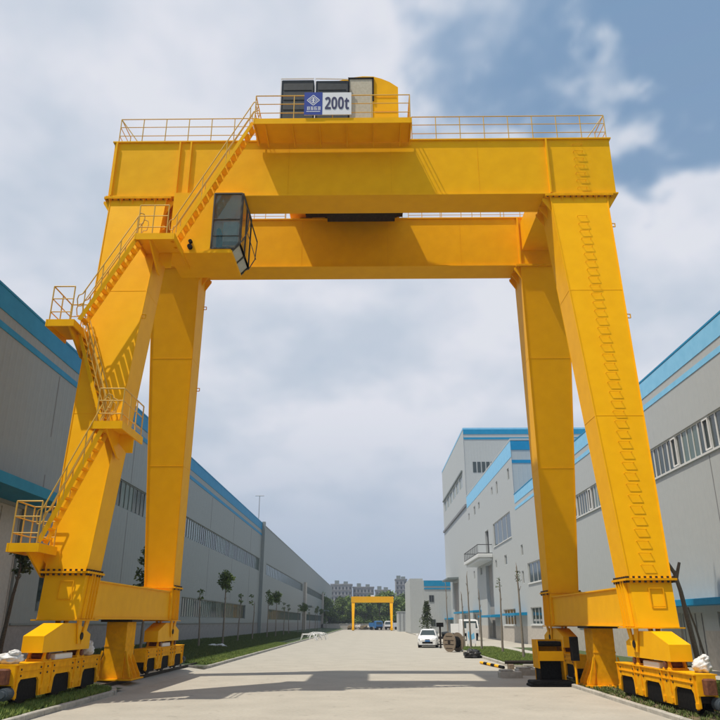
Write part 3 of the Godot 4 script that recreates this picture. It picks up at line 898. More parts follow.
func shell(parent: Node3D, X: float, f: float, z0: float, z1: float, y1: float, width: float, m: Material, edge: Material) -> void:
	var s := tool()
	var a := X - f * 0.23
	span(s, Vector3(minf(a, a - f * width), 0, minf(z0, z1)), Vector3(maxf(a, a - f * width), y1 - 0.25, maxf(z0, z1)))
	part("hall_body", s, m, parent)
	for e in [minf(z0, z1), maxf(z0, z1) - 0.2]:
		s = tool()
		span(s, Vector3(minf(a, X) + 0.002, 0, e), Vector3(maxf(a, X) - 0.002, y1 - 0.2, e + 0.2))
		part("corner_trim", s, m, parent)
	s = tool()
	span(s, Vector3(minf(X + f * 0.05, a - f * width), y1 - 0.10, minf(z0, z1) - 0.1), Vector3(maxf(X + f * 0.05, a - f * width), y1, maxf(z0, z1) + 0.1))
	part("roof_edge", s, edge, parent)

func band_x(parent: Node3D, called: String, X: float, f: float, z0: float, z1: float, y0: float, y1: float, m: Material, proud := 0.03) -> void:
	var s := tool()
	span(s, Vector3(minf(X + f * 0.001, X + f * proud), y0, minf(z0, z1)), Vector3(maxf(X + f * 0.001, X + f * proud), y1, maxf(z0, z1)))
	part(called, s, m, parent)

func canopy_x(parent: Node3D, X: float, f: float, z0: float, z1: float, y: float, out: float, m: Material, thick := 0.30) -> void:
	var s := tool()
	prism(s, [Vector2(0.002, 0), Vector2(f * out, 0), Vector2(f * out, thick * 0.75), Vector2(f * 0.002, thick)], Vector3(X, y, z0), Vector3.RIGHT, Vector3.UP, Vector3(0, 0, z1 - z0))
	part("canopy", s, m, parent)

func left_halls() -> void:
	# hall beside the stair legs
	var root := thing("factory_hall", Vector3(HL - 20, 0, -40), "long grey shaded factory hall with blue roof band and two window strips", "building", "")
	var X := HL
	var z1 := -103.2
	var z0 := 26.0
	var strips := [[-36.5, 8.60, -101.2, 10.25], [-33.9, 2.50, -46.6, 4.10], [-47.2, 2.50, -59.6, 4.05], [-60.2, 2.45, -91.5, 4.0]]
	var door_hole := [-18.0, 0.3, -31.5, 6.7]
	part("wall", wall_x(X, 1.0, z0, z1, 2.0, 15.05, strips + [door_hole]), M.clad_shaded, root)
	part("plinth", wall_x(X, 1.0, z0, z1, 0.0, 2.0, [door_hole]), M.plinth_grey, root)
	band_x(root, "plinth_cap", X, 1.0, -31.7, z1, 1.97, 2.05, M.frame_grey, 0.05)
	shell(root, X, 1.0, z0, z1, 15.15, 40.0, M.clad_shaded, M.blue)
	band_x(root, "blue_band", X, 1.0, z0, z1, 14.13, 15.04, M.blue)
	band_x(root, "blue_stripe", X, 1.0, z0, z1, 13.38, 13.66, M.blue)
	var k := 0
	for h in strips:
		var z: float = h[0]
		while z > h[2] + 1.0:
			var e := maxf(z - 2.4, h[2])
			window_x(root, X, 1.0, [z, h[1], e, h[3]], 3, M.glass_green if (k * 7) % 5 < 3 else M.glass, "g" if (k * 7) % 5 < 3 else "d", M.frame_grey)
			k += 1
			z = e
	for z in [-32.9, -45.0, -57.0, -69.0, -81.0, -93.0]:
		band_x(root, "cladding_seam", X, 1.0, z, z - 0.05, 4.3, 8.5, M.seam, 0.012)
		band_x(root, "cladding_seam", X, 1.0, z, z - 0.05, 10.3, 13.3, M.seam, 0.012)
	canopy_x(root, X, 1.0, -15.0, -33.6, 6.85, 1.7, M.blue, 0.55)
	var s := tool()
	span(s, Vector3(X - 0.20, 0.3, -31.5), Vector3(X - 0.12, 6.7, -18.0))
	var d := part("sliding_door", s, M.door, root)
	for i in 9:
		s = tool()
		span(s, Vector3(X - 0.119, 0.4, -31.4 + i * 1.65), Vector3(X - 0.09, 6.6, -31.34 + i * 1.65))
		part("door_rib", s, M.door, d)
	s = tool()
	span(s, Vector3(X + 0.002, 0.1, -102.9), Vector3(X + 0.42, 15.3, -102.2))
	part("corner_pier", s, M.clad_shaded, root)
	s = tool()
	tube(s, Vector3(X + 0.1, 15.15, -98.0), Vector3(X + 0.1, 18.2, -98.0), 0.05)
	tube(s, Vector3(X - 0.5, 18.2, -98.0), Vector3(X + 0.7, 18.2, -98.0), 0.05)
	part("roof_mast", s, M.steel, root)
	# the plain hall further down the road
	var r2 := thing("factory_hall", Vector3(HL - 20, 0, -200), "plain grey factory hall without blue band further down the road", "building", "")
	var za := -103.3
	var zb := -300.0
	var st2 := [[-108.0, 8.5, -168.0, 10.1], [-178.0, 8.5, -290.0, 10.1], [-112.0, 2.4, -165.0, 3.9], [-180.0, 2.4, -290.0, 3.9]]
	part("wall", wall_x(X, 1.0, za, zb, 2.0, 15.05, st2), M.clad_shaded, r2)
	part("plinth", wall_x(X, 1.0, za, zb, 0.0, 2.0, []), M.plinth_grey, r2)
	shell(r2, X, 1.0, za, zb, 15.15, 40.0, M.clad_shaded, M.clad_shaded)
	for h in st2:
		var z: float = h[0]
		while z > h[2] + 1.0:
			var e := maxf(z - 6.0, h[2])
			window_x(r2, X, 1.0, [z, h[1], e, h[3]], 5, M.glass_green, "g", M.frame_grey)
			z = e
	for z in [-171.0, -236.0]:
		s = tool()
		span(s, Vector3(X + 0.002, 0.1, z - 3.0), Vector3(X + 0.5, 10.6, z))
		part("pier", s, M.plinth, r2)
		canopy_x(r2, X, 1.0, z - 4.0, z + 3.0, 5.2, 2.2, M.frame_grey, 0.4)

func right_buildings() -> void:
	var X := HR
	var f := -1.0
	# A: the low hall
	var a := thing("factory_hall", Vector3(HR + 20, 0, -25), "sunlit low grey factory hall with blue roof band and white-framed windows", "building", "")
	var strip := [26.60, 9.65, -64.90, 11.33]
	var holes := [[-70.15, 5.75, -75.97, 7.67], [-77.65, 8.66, -78.66, 9.75], [-78.10, 5.86, -79.10, 7.13], [-71.27, 1.88, -76.08, 3.45], [-62.66, 1.88, -67.69, 3.45], [-53.71, 1.88, -58.74, 3.45]]
	var door := [-36.92, 0.15, -39.83, 2.55]
	var door2 := [-30.88, 0.15, -35.36, 2.55]
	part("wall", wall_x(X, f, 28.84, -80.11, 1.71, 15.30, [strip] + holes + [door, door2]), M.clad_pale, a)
	part("plinth", wall_x(X, f, 28.84, -80.11, 0.0, 1.71, [door, door2]), M.plinth, a)
	shell(a, X, f, 28.84, -80.11, 15.41, 44.51, M.clad_pale, M.blue)
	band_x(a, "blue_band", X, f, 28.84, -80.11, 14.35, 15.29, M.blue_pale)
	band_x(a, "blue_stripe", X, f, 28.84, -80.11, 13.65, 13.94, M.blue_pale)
	var z := 26.60
	var k := 0
	while z > -64.78:
		var e := z - 1.93
		if z > -24.62: e = z - 4.11
		e = maxf(e, -64.90)
		window_x(a, X, f, [z, 9.65, e, 11.33], 3, M.glass_green if k % 4 == 1 else M.glass, "g" if k % 4 == 1 else "d", M.frame)
		# every other window has a white casement that can open
		if k % 2 == 0 and z < -24.62:
			var s := tool()
			for q in [9.78, 11.20]: box(s, Vector3(X + 0.04, q, z - 0.965), Vector3(0.06, 0.06, 0.60))
			for q in [-0.27, 0.27]: box(s, Vector3(X + 0.04, 10.49, z - 0.965 + q), Vector3(0.06, 1.36, 0.06))
			part("casement", s, M.white_paint, a)
		k += 1
		z = e
	band_x(a, "window_sill", X, f, 26.60, -64.90, 9.55, 9.65, M.frame, 0.09)
	for h in holes: window_x(a, X, f, h, 3 if absf(h[0] - h[2]) > 1.99 else 1, M.glass, "d", M.frame, absf(h[0] - h[2]) > 1.99)
	canopy_x(a, X, f, -29.99, -42.07, 2.83, 1.15, M.blue, 0.36)
	for d in [door, door2]:
		var s := tool()
		span(s, Vector3(X + 0.10, d[1], d[2]), Vector3(X + 0.15, d[3], d[0]))
		var dp := part("door", s, M.door, a)
		for i in 4:
			s = tool()
			var zz := lerpf(d[2], d[0], (i + 0.5) / 4.0)
			span(s, Vector3(X + 0.07, d[1] + 0.05, zz - 0.02), Vector3(X + 0.099, d[3] - 0.05, zz + 0.02))
			part("door_rib", s, M.seam, dp)
	for zz in [-33.57, -46.99, -60.42]:
		band_x(a, "cladding_seam", X, f, zz, zz - 0.05, 3.55, 9.48, M.seam, 0.012)
	# B: middle block
	var b := thing("workshop_block", Vector3(HR + 12, 0, -90), "tall grey workshop block with balcony and pale blue parapet", "building", "")
	var hb := [[-82.24, 17.51, -83.36, 18.79], [-90.18, 17.20, -91.30, 18.75], [-93.99, 17.71, -95.10, 18.69], [-105.85, 17.65, -107.30, 18.61], [-110.32, 17.43, -112.11, 18.70], [-117.03, 17.48, -118.38, 18.55],
		[-83.36, 11.16, -95.44, 14.02], [-87.05, 8.41, -88.62, 9.52], [-94.10, 8.53, -95.33, 9.48], [-106.97, 8.46, -108.53, 9.53], [-114.35, 8.29, -115.69, 9.44], [-84.03, 1.78, -91.52, 3.50], [-110.77, 1.78, -117.48, 3.33]]
	var hd := [[-99.36, 10.83, -102.27, 13.85], [-98.01, 0.1, -103.61, 9.37]]
	part("wall", wall_x(X, f, -80.11, -119.72, 1.65, 21.46, hb + hd, 0.5), M.clad_pale, b)
	part("plinth", wall_x(X, f, -80.11, -119.72, 0.0, 1.65, [hd[1]], 0.5), M.plinth, b)
	for h in hb: window_x(b, X, f, h, 4 if absf(h[0] - h[2]) > 3.11 else 1, M.glass, "d", M.frame, absf(h[0] - h[2]) > 3.11)
	var s := tool()
	var ax := X + 0.55
	span(s, Vector3(ax, 0, -119.71), Vector3(ax + 30, 21.40, -80.17))
	part("block_body", s, M.clad_pale, b)
	s = tool()
	span(s, Vector3(X + 0.002, 19.44, -80.35), Vector3(X + 30, 21.43, -80.16))
	span(s, Vector3(X + 0.002, 15.30, -80.34), Vector3(X + 30, 19.44, -80.15))
	part("gable_wall", s, M.clad_pale, b)
	s = tool()
	span(s, Vector3(X - 0.04, 21.46, -119.72), Vector3(X + 30, 21.70, -80.09))
	part("roof_edge", s, M.clad_pale, b)
	band_x(b, "blue_band", X, f, -80.22, -119.61, 19.61, 21.42, M.blue_pale)
	s = tool()
	span(s, Vector3(X + 0.0, 20.39, -80.15), Vector3(X + 30, 21.41, -80.11))
	part("blue_band", s, M.blue, b)
	s = tool()
	span(s, Vector3(X + 0.0, 18.88, -80.14), Vector3(X + 30, 19.24, -80.11))
	part("blue_stripe", s, M.blue, b)
	# balcony
	s = tool()
	cham(s, Vector3(X - 1.99, 10.04, -111.33), Vector3(X - 0.002, 10.44, -96.90), 0.04)
	cham(s, Vector3(X - 1.65, 9.71, -110.99), Vector3(X - 0.002, 10.03, -97.23), 0.04)
	var bal := part("balcony", s, M.frame, b)
	s = tool()
	for y in [10.55, 11.63]:
		tube(s, Vector3(X - 1.88, y, -111.22), Vector3(X - 1.88, y, -97.01), 0.05)
		tube(s, Vector3(X - 1.88, y, -97.01), Vector3(X, y, -97.01), 0.05)
		tube(s, Vector3(X - 1.88, y, -111.22), Vector3(X, y, -111.22), 0.05)
	part("railing", s, M.dark_door, bal)
	for i in 14:
		s = tool()
		var zz := -111.22 + i * 13.96 / 13.0
		tube(s, Vector3(X - 1.88, 10.44, zz), Vector3(X - 1.88, 11.63, zz), 0.03)
		part("baluster", s, M.dark_door, bal)
	s = tool()
	span(s, Vector3(X + 0.3, 10.83, -102.27), Vector3(X + 0.36, 13.85, -99.36))
	part("balcony_door", s, M.dark_door, b)
	s = tool()
	span(s, Vector3(X + 0.42, 0.1, -103.61), Vector3(X + 0.46, 9.37, -98.01))
	part("tall_door", s, M.plinth_grey, b)
	s = tool()
	span(s, Vector3(X + 0.36, 0.15, -102.49), Vector3(X + 0.41, 2.32, -100.25))
	part("door", s, M.dark_door, b)
	canopy_x(b, X, f, -77.87, -85.03, 2.75, 1.32, M.blue, 0.30)
	canopy_x(b, X, f, -92.87, -104.06, 2.66, 1.32, M.blue, 0.34)
	canopy_x(b, X, f, -109.65, -118.60, 3.44, 1.2, M.blue, 0.30)
	# C: tower block
	var c := thing("workshop_tower", Vector3(HR + 12, 0, -124), "tallest pale grey workshop tower with a high window row", "building", "")
	var hc := []
	for i in 6: hc.append([-123.75 - i * 5.34, 23.92, -128.22 - i * 5.34, 26.16])
	var hc2 := [[-136.73, 0.1, -144.34, 9.04]]
	var low := [[-148.81, 1.76, -154.41, 3.00], [-124.20, 1.76, -129.79, 3.33]]
	part("wall", wall_x(X, f, -119.72, -157.76, 1.65, 32.98, hc + hc2 + low, 0.5), M.clad_pale, c)
	part("plinth", wall_x(X, f, -119.72, -157.76, 0.0, 1.65, hc2, 0.5), M.plinth, c)
	for h in hc: window_x(c, X, f, h, 2, M.glass_green, "g", M.frame)
	for h in low: window_x(c, X, f, h, 3, M.glass, "d", M.frame)
	band_x(c, "ledge", X, f, -119.94, -157.76, 20.00, 20.39, M.seam, 0.25)
	band_x(c, "window_hood", X, f, -123.08, -156.64, 26.32, 26.60, M.frame_grey, 0.25)
	s = tool()
	span(s, Vector3(X + 0.55, 0, -157.75), Vector3(X + 30, 32.87, -119.83))
	part("block_body", s, M.clad_pale, c)
	s = tool()
	span(s, Vector3(X + 0.002, 21.70, -120.00), Vector3(X + 30, 32.94, -119.78))
	part("gable_wall", s, M.clad_pale, c)
	s = tool()
	span(s, Vector3(X - 0.04, 32.98, -157.76), Vector3(X + 30, 33.26, -119.72))
	part("roof_edge", s, M.blue_pale, c)
	s = tool()
	span(s, Vector3(X + 0.0, 32.14, -119.77), Vector3(X + 30, 32.97, -119.72))
	part("blue_band", s, M.blue, c)
	s = tool()
	span(s, Vector3(X + 0.0, 31.25, -119.77), Vector3(X + 30, 31.58, -119.72))
	part("blue_stripe", s, M.blue, c)
	for i in 5:
		s = tool()
		span(s, Vector3(X + 1.37 + i * 0.75, 25.60, -119.77), Vector3(X + 1.93 + i * 0.75, 27.39, -119.74))
		part("pane", s, M.glass, c)
	s = tool()
	span(s, Vector3(X + 0.40, 0.1, -144.34), Vector3(X + 0.45, 9.04, -136.73))
	part("tall_door", s, M.plinth_grey, c)
	canopy_x(c, X, f, -135.38, -146.01, 9.37, 1.99, M.frame_grey, 0.35)
	canopy_x(c, X, f, -146.57, -156.64, 2.55, 1.43, M.blue, 0.34)
	canopy_x(c, X, f, -122.52, -133.15, 3.44, 1.43, M.blue, 0.34)
	# D: office beyond
	var d := thing("office_building", Vector3(15, 0, -160), "small grey office building with blue roof band beside white conifer", "building", "")
	d.set_meta("label", "small grey office building with blue roof band beyond the tower")
	s = tool()
	span(s, Vector3(10.6, 0, -170), Vector3(22, 9.9, -150))
	part("wall", s, M.clad_pale, d)
	s = tool()
	span(s, Vector3(8.0, 0, -172), Vector3(10.59, 10.3, -151))
	part("stair_tower", s, M.clad_pale, d)
	s = tool()
	span(s, Vector3(10.75, 8.8, -149.99), Vector3(22, 9.85, -149.9))
	part("blue_band", s, M.blue, d)
	s = tool()
	span(s, Vector3(10.75, 8.2, -149.99), Vector3(22, 8.45, -149.9))
	part("blue_stripe", s, M.blue, d)
	for e in [[11.7, 5.8], [11.9, 1.3]]:
		s = tool()
		span(s, Vector3(e[0], e[1], -149.99), Vector3(e[0] + 0.95, e[1] + 1.3, -149.93))
		var w := part("window", s, M.frame_grey, d)
		for i in 2:
			s = tool()
			span(s, Vector3(e[0] + 0.05 + i * 0.45, e[1] + 0.06, -149.93), Vector3(e[0] + 0.43 + i * 0.45, e[1] + 1.24, -149.91))
			part("pane", s, M.far_pane, w)
	# grey shed
	var g := thing("metal_shed", Vector3(9.2, 0, -182), "low grey ribbed metal shed at the end of the road", "shed", "")
	s = tool()
	span(s, Vector3(6.6, 0, -190), Vector3(11.8, 4.3, -178))
	part("wall", s, M.clad_pale, g)
	s = tool()
	span(s, Vector3(6.45, 4.3, -190.1), Vector3(11.95, 4.45, -177.9))
	part("roof", s, M.clad_pale, g)
	for i in 6:
		s = tool()
		span(s, Vector3(6.9 + i * 0.9, 0.2, -177.999), Vector3(7.0 + i * 0.9, 4.2, -177.93))
		part("rib", s, M.seam, g)

# ------------------------------------------------------------------ plants
func leaf_card(s: SurfaceTool, p: Vector3, l: float, w: float, col: Color) -> void:
	var d := Vector3(rng.randf_range(-1, 1), rng.randf_range(-0.8, 0.6), rng.randf_range(-1, 1)).normalized()
	var r := d.cross(Vector3(rng.randf_range(-1, 1), rng.randf_range(-1, 1), rng.randf_range(-1, 1))).normalized() * w / 2
	s.set_smooth_group(-1)
	s.set_color(col)
	var n := d.cross(r)
	var a := p
	var b := p + d * l * 0.5 + r
	var c := p + d * l
	var e := p + d * l * 0.5 - r
	tri(s, a, b, c, n); tri(s, a, c, e, n)

func green(k: float) -> Color:
	var t := rng.randf()
	return Color(lerpf(0.038, 0.095, t) * k, lerpf(0.070, 0.140, t) * k, lerpf(0.014, 0.028, t) * k)

# clumps: array of [centre, radius]
func crown(clumps: Array, per: int, l: float, k: float) -> ArrayMesh:
	var s := tool()
	for c in clumps:
		for i in per:
			var v := Vector3(rng.randfn(), rng.randfn() * 0.8, rng.randfn())
			v = v.normalized() * pow(rng.randf(), 0.45)
			leaf_card(s, c[0] + v * c[1], l * rng.randf_range(0.7, 1.3), l * rng.randf_range(0.45, 0.7), green(k))
	return mesh_of(s, M.leaf)

func trunk_mesh(h: float, r: float, lean: Vector3, limbs: int, m: Material) -> ArrayMesh:
	var s := tool()
	var p := Vector3(0, -0.15, 0)
	var n := 7
	var tops := []
	for i in n:
		var q := Vector3(rng.randf_range(-0.03, 0.03), 0, rng.randf_range(-0.03, 0.03)) * h * 0.12 + Vector3.UP * h * (i + 1.0) / n + lean * pow((i + 1.0) / n, 1.4)
		tube(s, p, q, lerpf(r, r * 0.45, float(i) / n), 8, lerpf(r, r * 0.45, (i + 1.0) / n))
		p = q
		if i >= n - 3: tops.append(q)
	for i in limbs:
		var t: Vector3 = tops[i % tops.size()]
		var a := TAU * i / limbs + rng.randf()
		var e := t + Vector3(cos(a) * 0.6, rng.randf_range(0.8, 1.5), sin(a) * 0.6) * h * 0.05
		tube(s, t, e, r * 0.38, 5, r * 0.14)
	return mesh_of(s, m)

func young_trees() -> void:
	var protos := []
	for v in 4:
		var t := Node3D.new()
		t.name = "young_tree_source"
		var h: float = [3.9, 4.3, 3.4, 4.0][v]
		put("trunk", trunk_mesh(h, 0.075, Vector3(rng.randf_range(-0.15, 0.15), 0, rng.randf_range(-0.15, 0.15)), 4, M.bark), t)
		var cl := []
		var n: int = [2, 10, 2, 6][v]
		for i in n:
			cl.append([Vector3(rng.randf_range(-1, 1) * (0.12 if n < 4 else 0.34), h + rng.randf_range(-0.3, 0.9), rng.randf_range(-1, 1) * 0.3), rng.randf_range(0.16, 0.22) if n < 4 else rng.randf_range(0.22, 0.40)])
		put("crown", crown(cl, [26, 80, 24, 60][v], 0.20, 1.3), t)
		protos.append(t)
	var i := 0
	var zs := [-53.8, -60.2, -69.4, -77.7, -87.4, -93.7, -103.3, -112.3, -122.9, -131.0, -140.0, -151.0, -163.0, -176.0, -190.0, -206.0]
	var kinds := [0, 1, 0, 2, 3, 1, 2, 0, 2, 3, 1, 2, 0, 3, 1, 3]
	for z in zs:
		var o: Node3D = protos[kinds[i]].duplicate()
		o.name = numbered("young_tree"); add_child(o)
		o.position = Vector3(-11.8 + rng.randf_range(-0.4, 0.3), 0.28, z); o.rotation.y = i * 1.7
		o.scale = Vector3.ONE * rng.randf_range(0.92, 1.1)
		tag(o, ["young tree with a tiny leaf tuft on a bare trunk beside the shaded hall", "young tree with the fullest oval crown in the row beside the shaded hall", "short young tree with a sparse leaf tuft beside the shaded hall", "young tree with a loose narrow crown beside the shaded hall"][kinds[i]], "tree", "young trees beside the shaded hall")
		i += 1
	# leafy tree behind the sill beam
	rng.seed = 91
	var t1 := thing("leafy_tree", Vector3(-12.2, 0.28, -41.0), "leafy young tree rising behind the crane sill beam by the shaded hall", "tree")
	put("trunk", trunk_mesh(4.2, 0.09, Vector3(0.1, 0, 0), 5, M.bark), t1)
	var cl1 := []
	for k in 16: cl1.append([Vector3(rng.randf_range(-1, 1) * (0.95 - k * 0.05), 3.1 + k * 0.17, rng.randf_range(-1, 1) * 0.7), 0.42 - k * 0.012])
	put("crown", crown(cl1, 80, 0.21, 1.1), t1)
	# tree under the lowest landing
	var t2 := thing("slender_tree", Vector3(-12.9, 0.3, -26.8), "slender tree with tufted top under the lowest stair landing", "tree")
	put("trunk", trunk_mesh(3.7, 0.10, Vector3(0.35, 0, 0.1), 5, M.bark_dark), t2)
	var cl2 := []
	for k in 7: cl2.append([Vector3(0.35 + rng.randf_range(-0.2, 0.2), 3.75 + rng.randf_range(-0.2, 0.5), rng.randf_range(-0.2, 0.2)), 0.20])
	put("crown", crown(cl2, 55, 0.17, 0.6), t2)
	# bare posts of trees on the other verge
	var spots := [Vector3(9.12, 0.1, -46.3), Vector3(9.28, 0.1, -54.4), Vector3(8.62, 0.1, -60.0), Vector3(8.13, 0.1, -62.5), Vector3(8.4, 0.1, -69.0), Vector3(8.5, 0.1, -84.0)]
	i = 0
	for p in spots:
		var o := thing("bare_tree", p, "thin freshly planted tree with bare pale trunk on the sunlit lawn", "tree", "bare young trees on the sunlit verge")
		put("trunk", trunk_mesh([5.2, 4.6, 4.2, 5.6, 4.4, 6.0][i], 0.085, Vector3(rng.randf_range(-0.1, 0.1), 0, 0), 3, M.bark), o)
		if i in [0, 1]:
			var c3 := []
			for k in 3: c3.append([Vector3(0, 4.4 + k * 0.25, 0), 0.16])
			put("crown", crown(c3, 16, 0.12, 0.8), o)
		i += 1
	# pollarded trunks by the blue canopy
	var o2 := thing("pollarded_tree", Vector3(10.85, 0.02, -26.0), "bare pollarded tree trunk with two cut stubs beside the blue canopy", "tree")
	var s := tool()
	var pp := [Vector3(0.1, -0.1, 0), Vector3(0.02, 1.0, 0), Vector3(-0.12, 2.2, 0), Vector3(-0.22, 3.1, 0.0), Vector3(-0.36, 3.75, 0)]
	for k in 4: tube(s, pp[k], pp[k + 1], 0.10 - k * 0.010, 10, 0.10 - (k + 1) * 0.010)
	put("trunk", mesh_of(s, M.bark_mid), o2)
	for e in [[Vector3(-0.36, 3.7, 0), Vector3(-0.62, 4.15, 0.05)], [Vector3(-0.30, 3.5, 0), Vector3(-0.14, 4.02, 0.05)], [Vector3(-0.5, 3.95, 0), Vector3(-0.72, 4.05, 0.1)]]:
		s = tool()
		tube(s, e[0], e[1], 0.068, 8, 0.05)
		put("stub", mesh_of(s, M.bark_mid), o2)
	var o3 := thing("pollarded_tree", Vector3(12.3, 0.02, -28.7), "thin dark leaning tree trunk in front of the canopy door", "tree")
	s = tool()
	pp = [Vector3(0.05, -0.1, 0), Vector3(-0.05, 1.0, 0), Vector3(-0.2, 1.9, 0), Vector3(-0.42, 2.6, 0.1)]
	for k in 3: tube(s, pp[k], pp[k + 1], 0.06 - k * 0.010, 8, 0.06 - (k + 1) * 0.010)
	put("trunk", mesh_of(s, M.bark_mid), o3)
	# conifer beside the parked car
	var o4 := thing("conifer_tree", Vector3(8.3, 0.05, -112), "small dark green conifer near the parked white car", "tree")
	put("trunk", trunk_mesh(3.6, 0.12, Vector3.ZERO, 0, M.bark_dark), o4)
	var cl4 := []
	for k in 12: cl4.append([Vector3(0, 1.6 + k * 0.28, 0), 1.05 * (1.0 - k / 13.0) + 0.12])
	put("crown", crown(cl4, 110, 0.26, 0.55), o4)

func far_trees() -> void:
	rng.seed = 404
	var protos := []
	for v in 3:
		var t := Node3D.new()
		var h: float = [8.5, 9.5, 7.5][v]
		put("trunk", trunk_mesh(h * 0.7, 0.22, Vector3(0.3, 0, 0), 7, M.bark_dark), t)
		var cl := []
		for k in 26:
			var y := rng.randf_range(0.18, 1.0)
			var w := sin(clampf(y, 0, 1) * PI * 0.92 + 0.12) * 2.6
			cl.append([Vector3(rng.randf_range(-1, 1) * w, y * h, rng.randf_range(-1, 1) * w), rng.randf_range(0.7, 1.25)])
		put("crown", crown(cl, 150, 0.5, [1.5, 2.1, 1.8][v]), t)
		protos.append(t)
	var i := 0
	for row in 2:
		for k in 15:
			var o: Node3D = protos[(k + row) % 3].duplicate()
			o.name = numbered("broadleaf_tree"); add_child(o)
			o.position = Vector3(-30.0 + k * 3.6 + row * 1.8 + rng.randf_range(-0.8, 0.8), 0, -242 - row * 9 + rng.randf_range(-2, 2))
			o.rotation.y = i * 1.3
			o.scale = Vector3.ONE * rng.randf_range(0.98, 1.22)
			tag(o, "bushy green broadleaf tree in the dense row closing the road", "tree", "trees in the row closing the road")
			i += 1

func grass(called: String, label: String, m: Material, areas: Array, per_m2: float, hgt: float, k: float, seed_no: int) -> void:
	rng.seed = seed_no
	var s := tool()
	for i in 5:
		var a := TAU * i / 5.0 + rng.randf()
		var b := Vector3(cos(a), 0, sin(a)) * 0.02
		var tp := Vector3(cos(a) * rng.randf_range(0.03, 0.09), rng.randf_range(0.6, 1.0), sin(a) * rng.randf_range(0.03, 0.09))
		var r := Vector3(-sin(a), 0, cos(a)) * 0.016
		s.set_smooth_group(-1); s.set_color(Color.WHITE)
		tri(s, b - r, b + r, tp, Vector3(cos(a), 0.5, sin(a)))
	var mesh := mesh_of(s, m)
	var xf := []
	for ar in areas:
		var n := int(absf((ar[1] - ar[0]) * (ar[3] - ar[2])) * per_m2 * ar[6])
		for i in n:
			var x := lerpf(ar[0], ar[1], rng.randf())
			var z := lerpf(ar[2], ar[3], rng.randf())
			var y: float = ar[4] + (ar[5] - ar[4]) * (x - ar[0]) / (ar[1] - ar[0])
			if ar.size() > 7 and Vector2(x - ar[7].x, z - ar[7].y).length() > ar[8] and (x - ar[7].x) > 0 and (z - ar[7].y) < 0: continue
			var g := hgt * rng.randf_range(0.5, 1.2)
			xf.append(Transform3D(Basis(Vector3.UP, rng.randf() * TAU).scaled(Vector3(rng.randf_range(0.7, 1.5), g, rng.randf_range(0.7, 1.5))), Vector3(x, y, z)))
	var mm := MultiMesh.new()
	mm.transform_format = MultiMesh.TRANSFORM_3D; mm.use_colors = true
	mm.mesh = mesh; mm.instance_count = xf.size()
	for i in xf.size():
		mm.set_instance_transform(i, xf[i])
		var t := rng.randf()
		mm.set_instance_color(i, Color(lerpf(0.045, 0.13, t) * k, lerpf(0.085, 0.16, t) * k, lerpf(0.014, 0.035, t) * k))
	var o := MultiMeshInstance3D.new()
	o.multimesh = mm; o.name = called; add_child(o)
	o.set_meta("kind", "stuff"); tag(o, label, "grass")

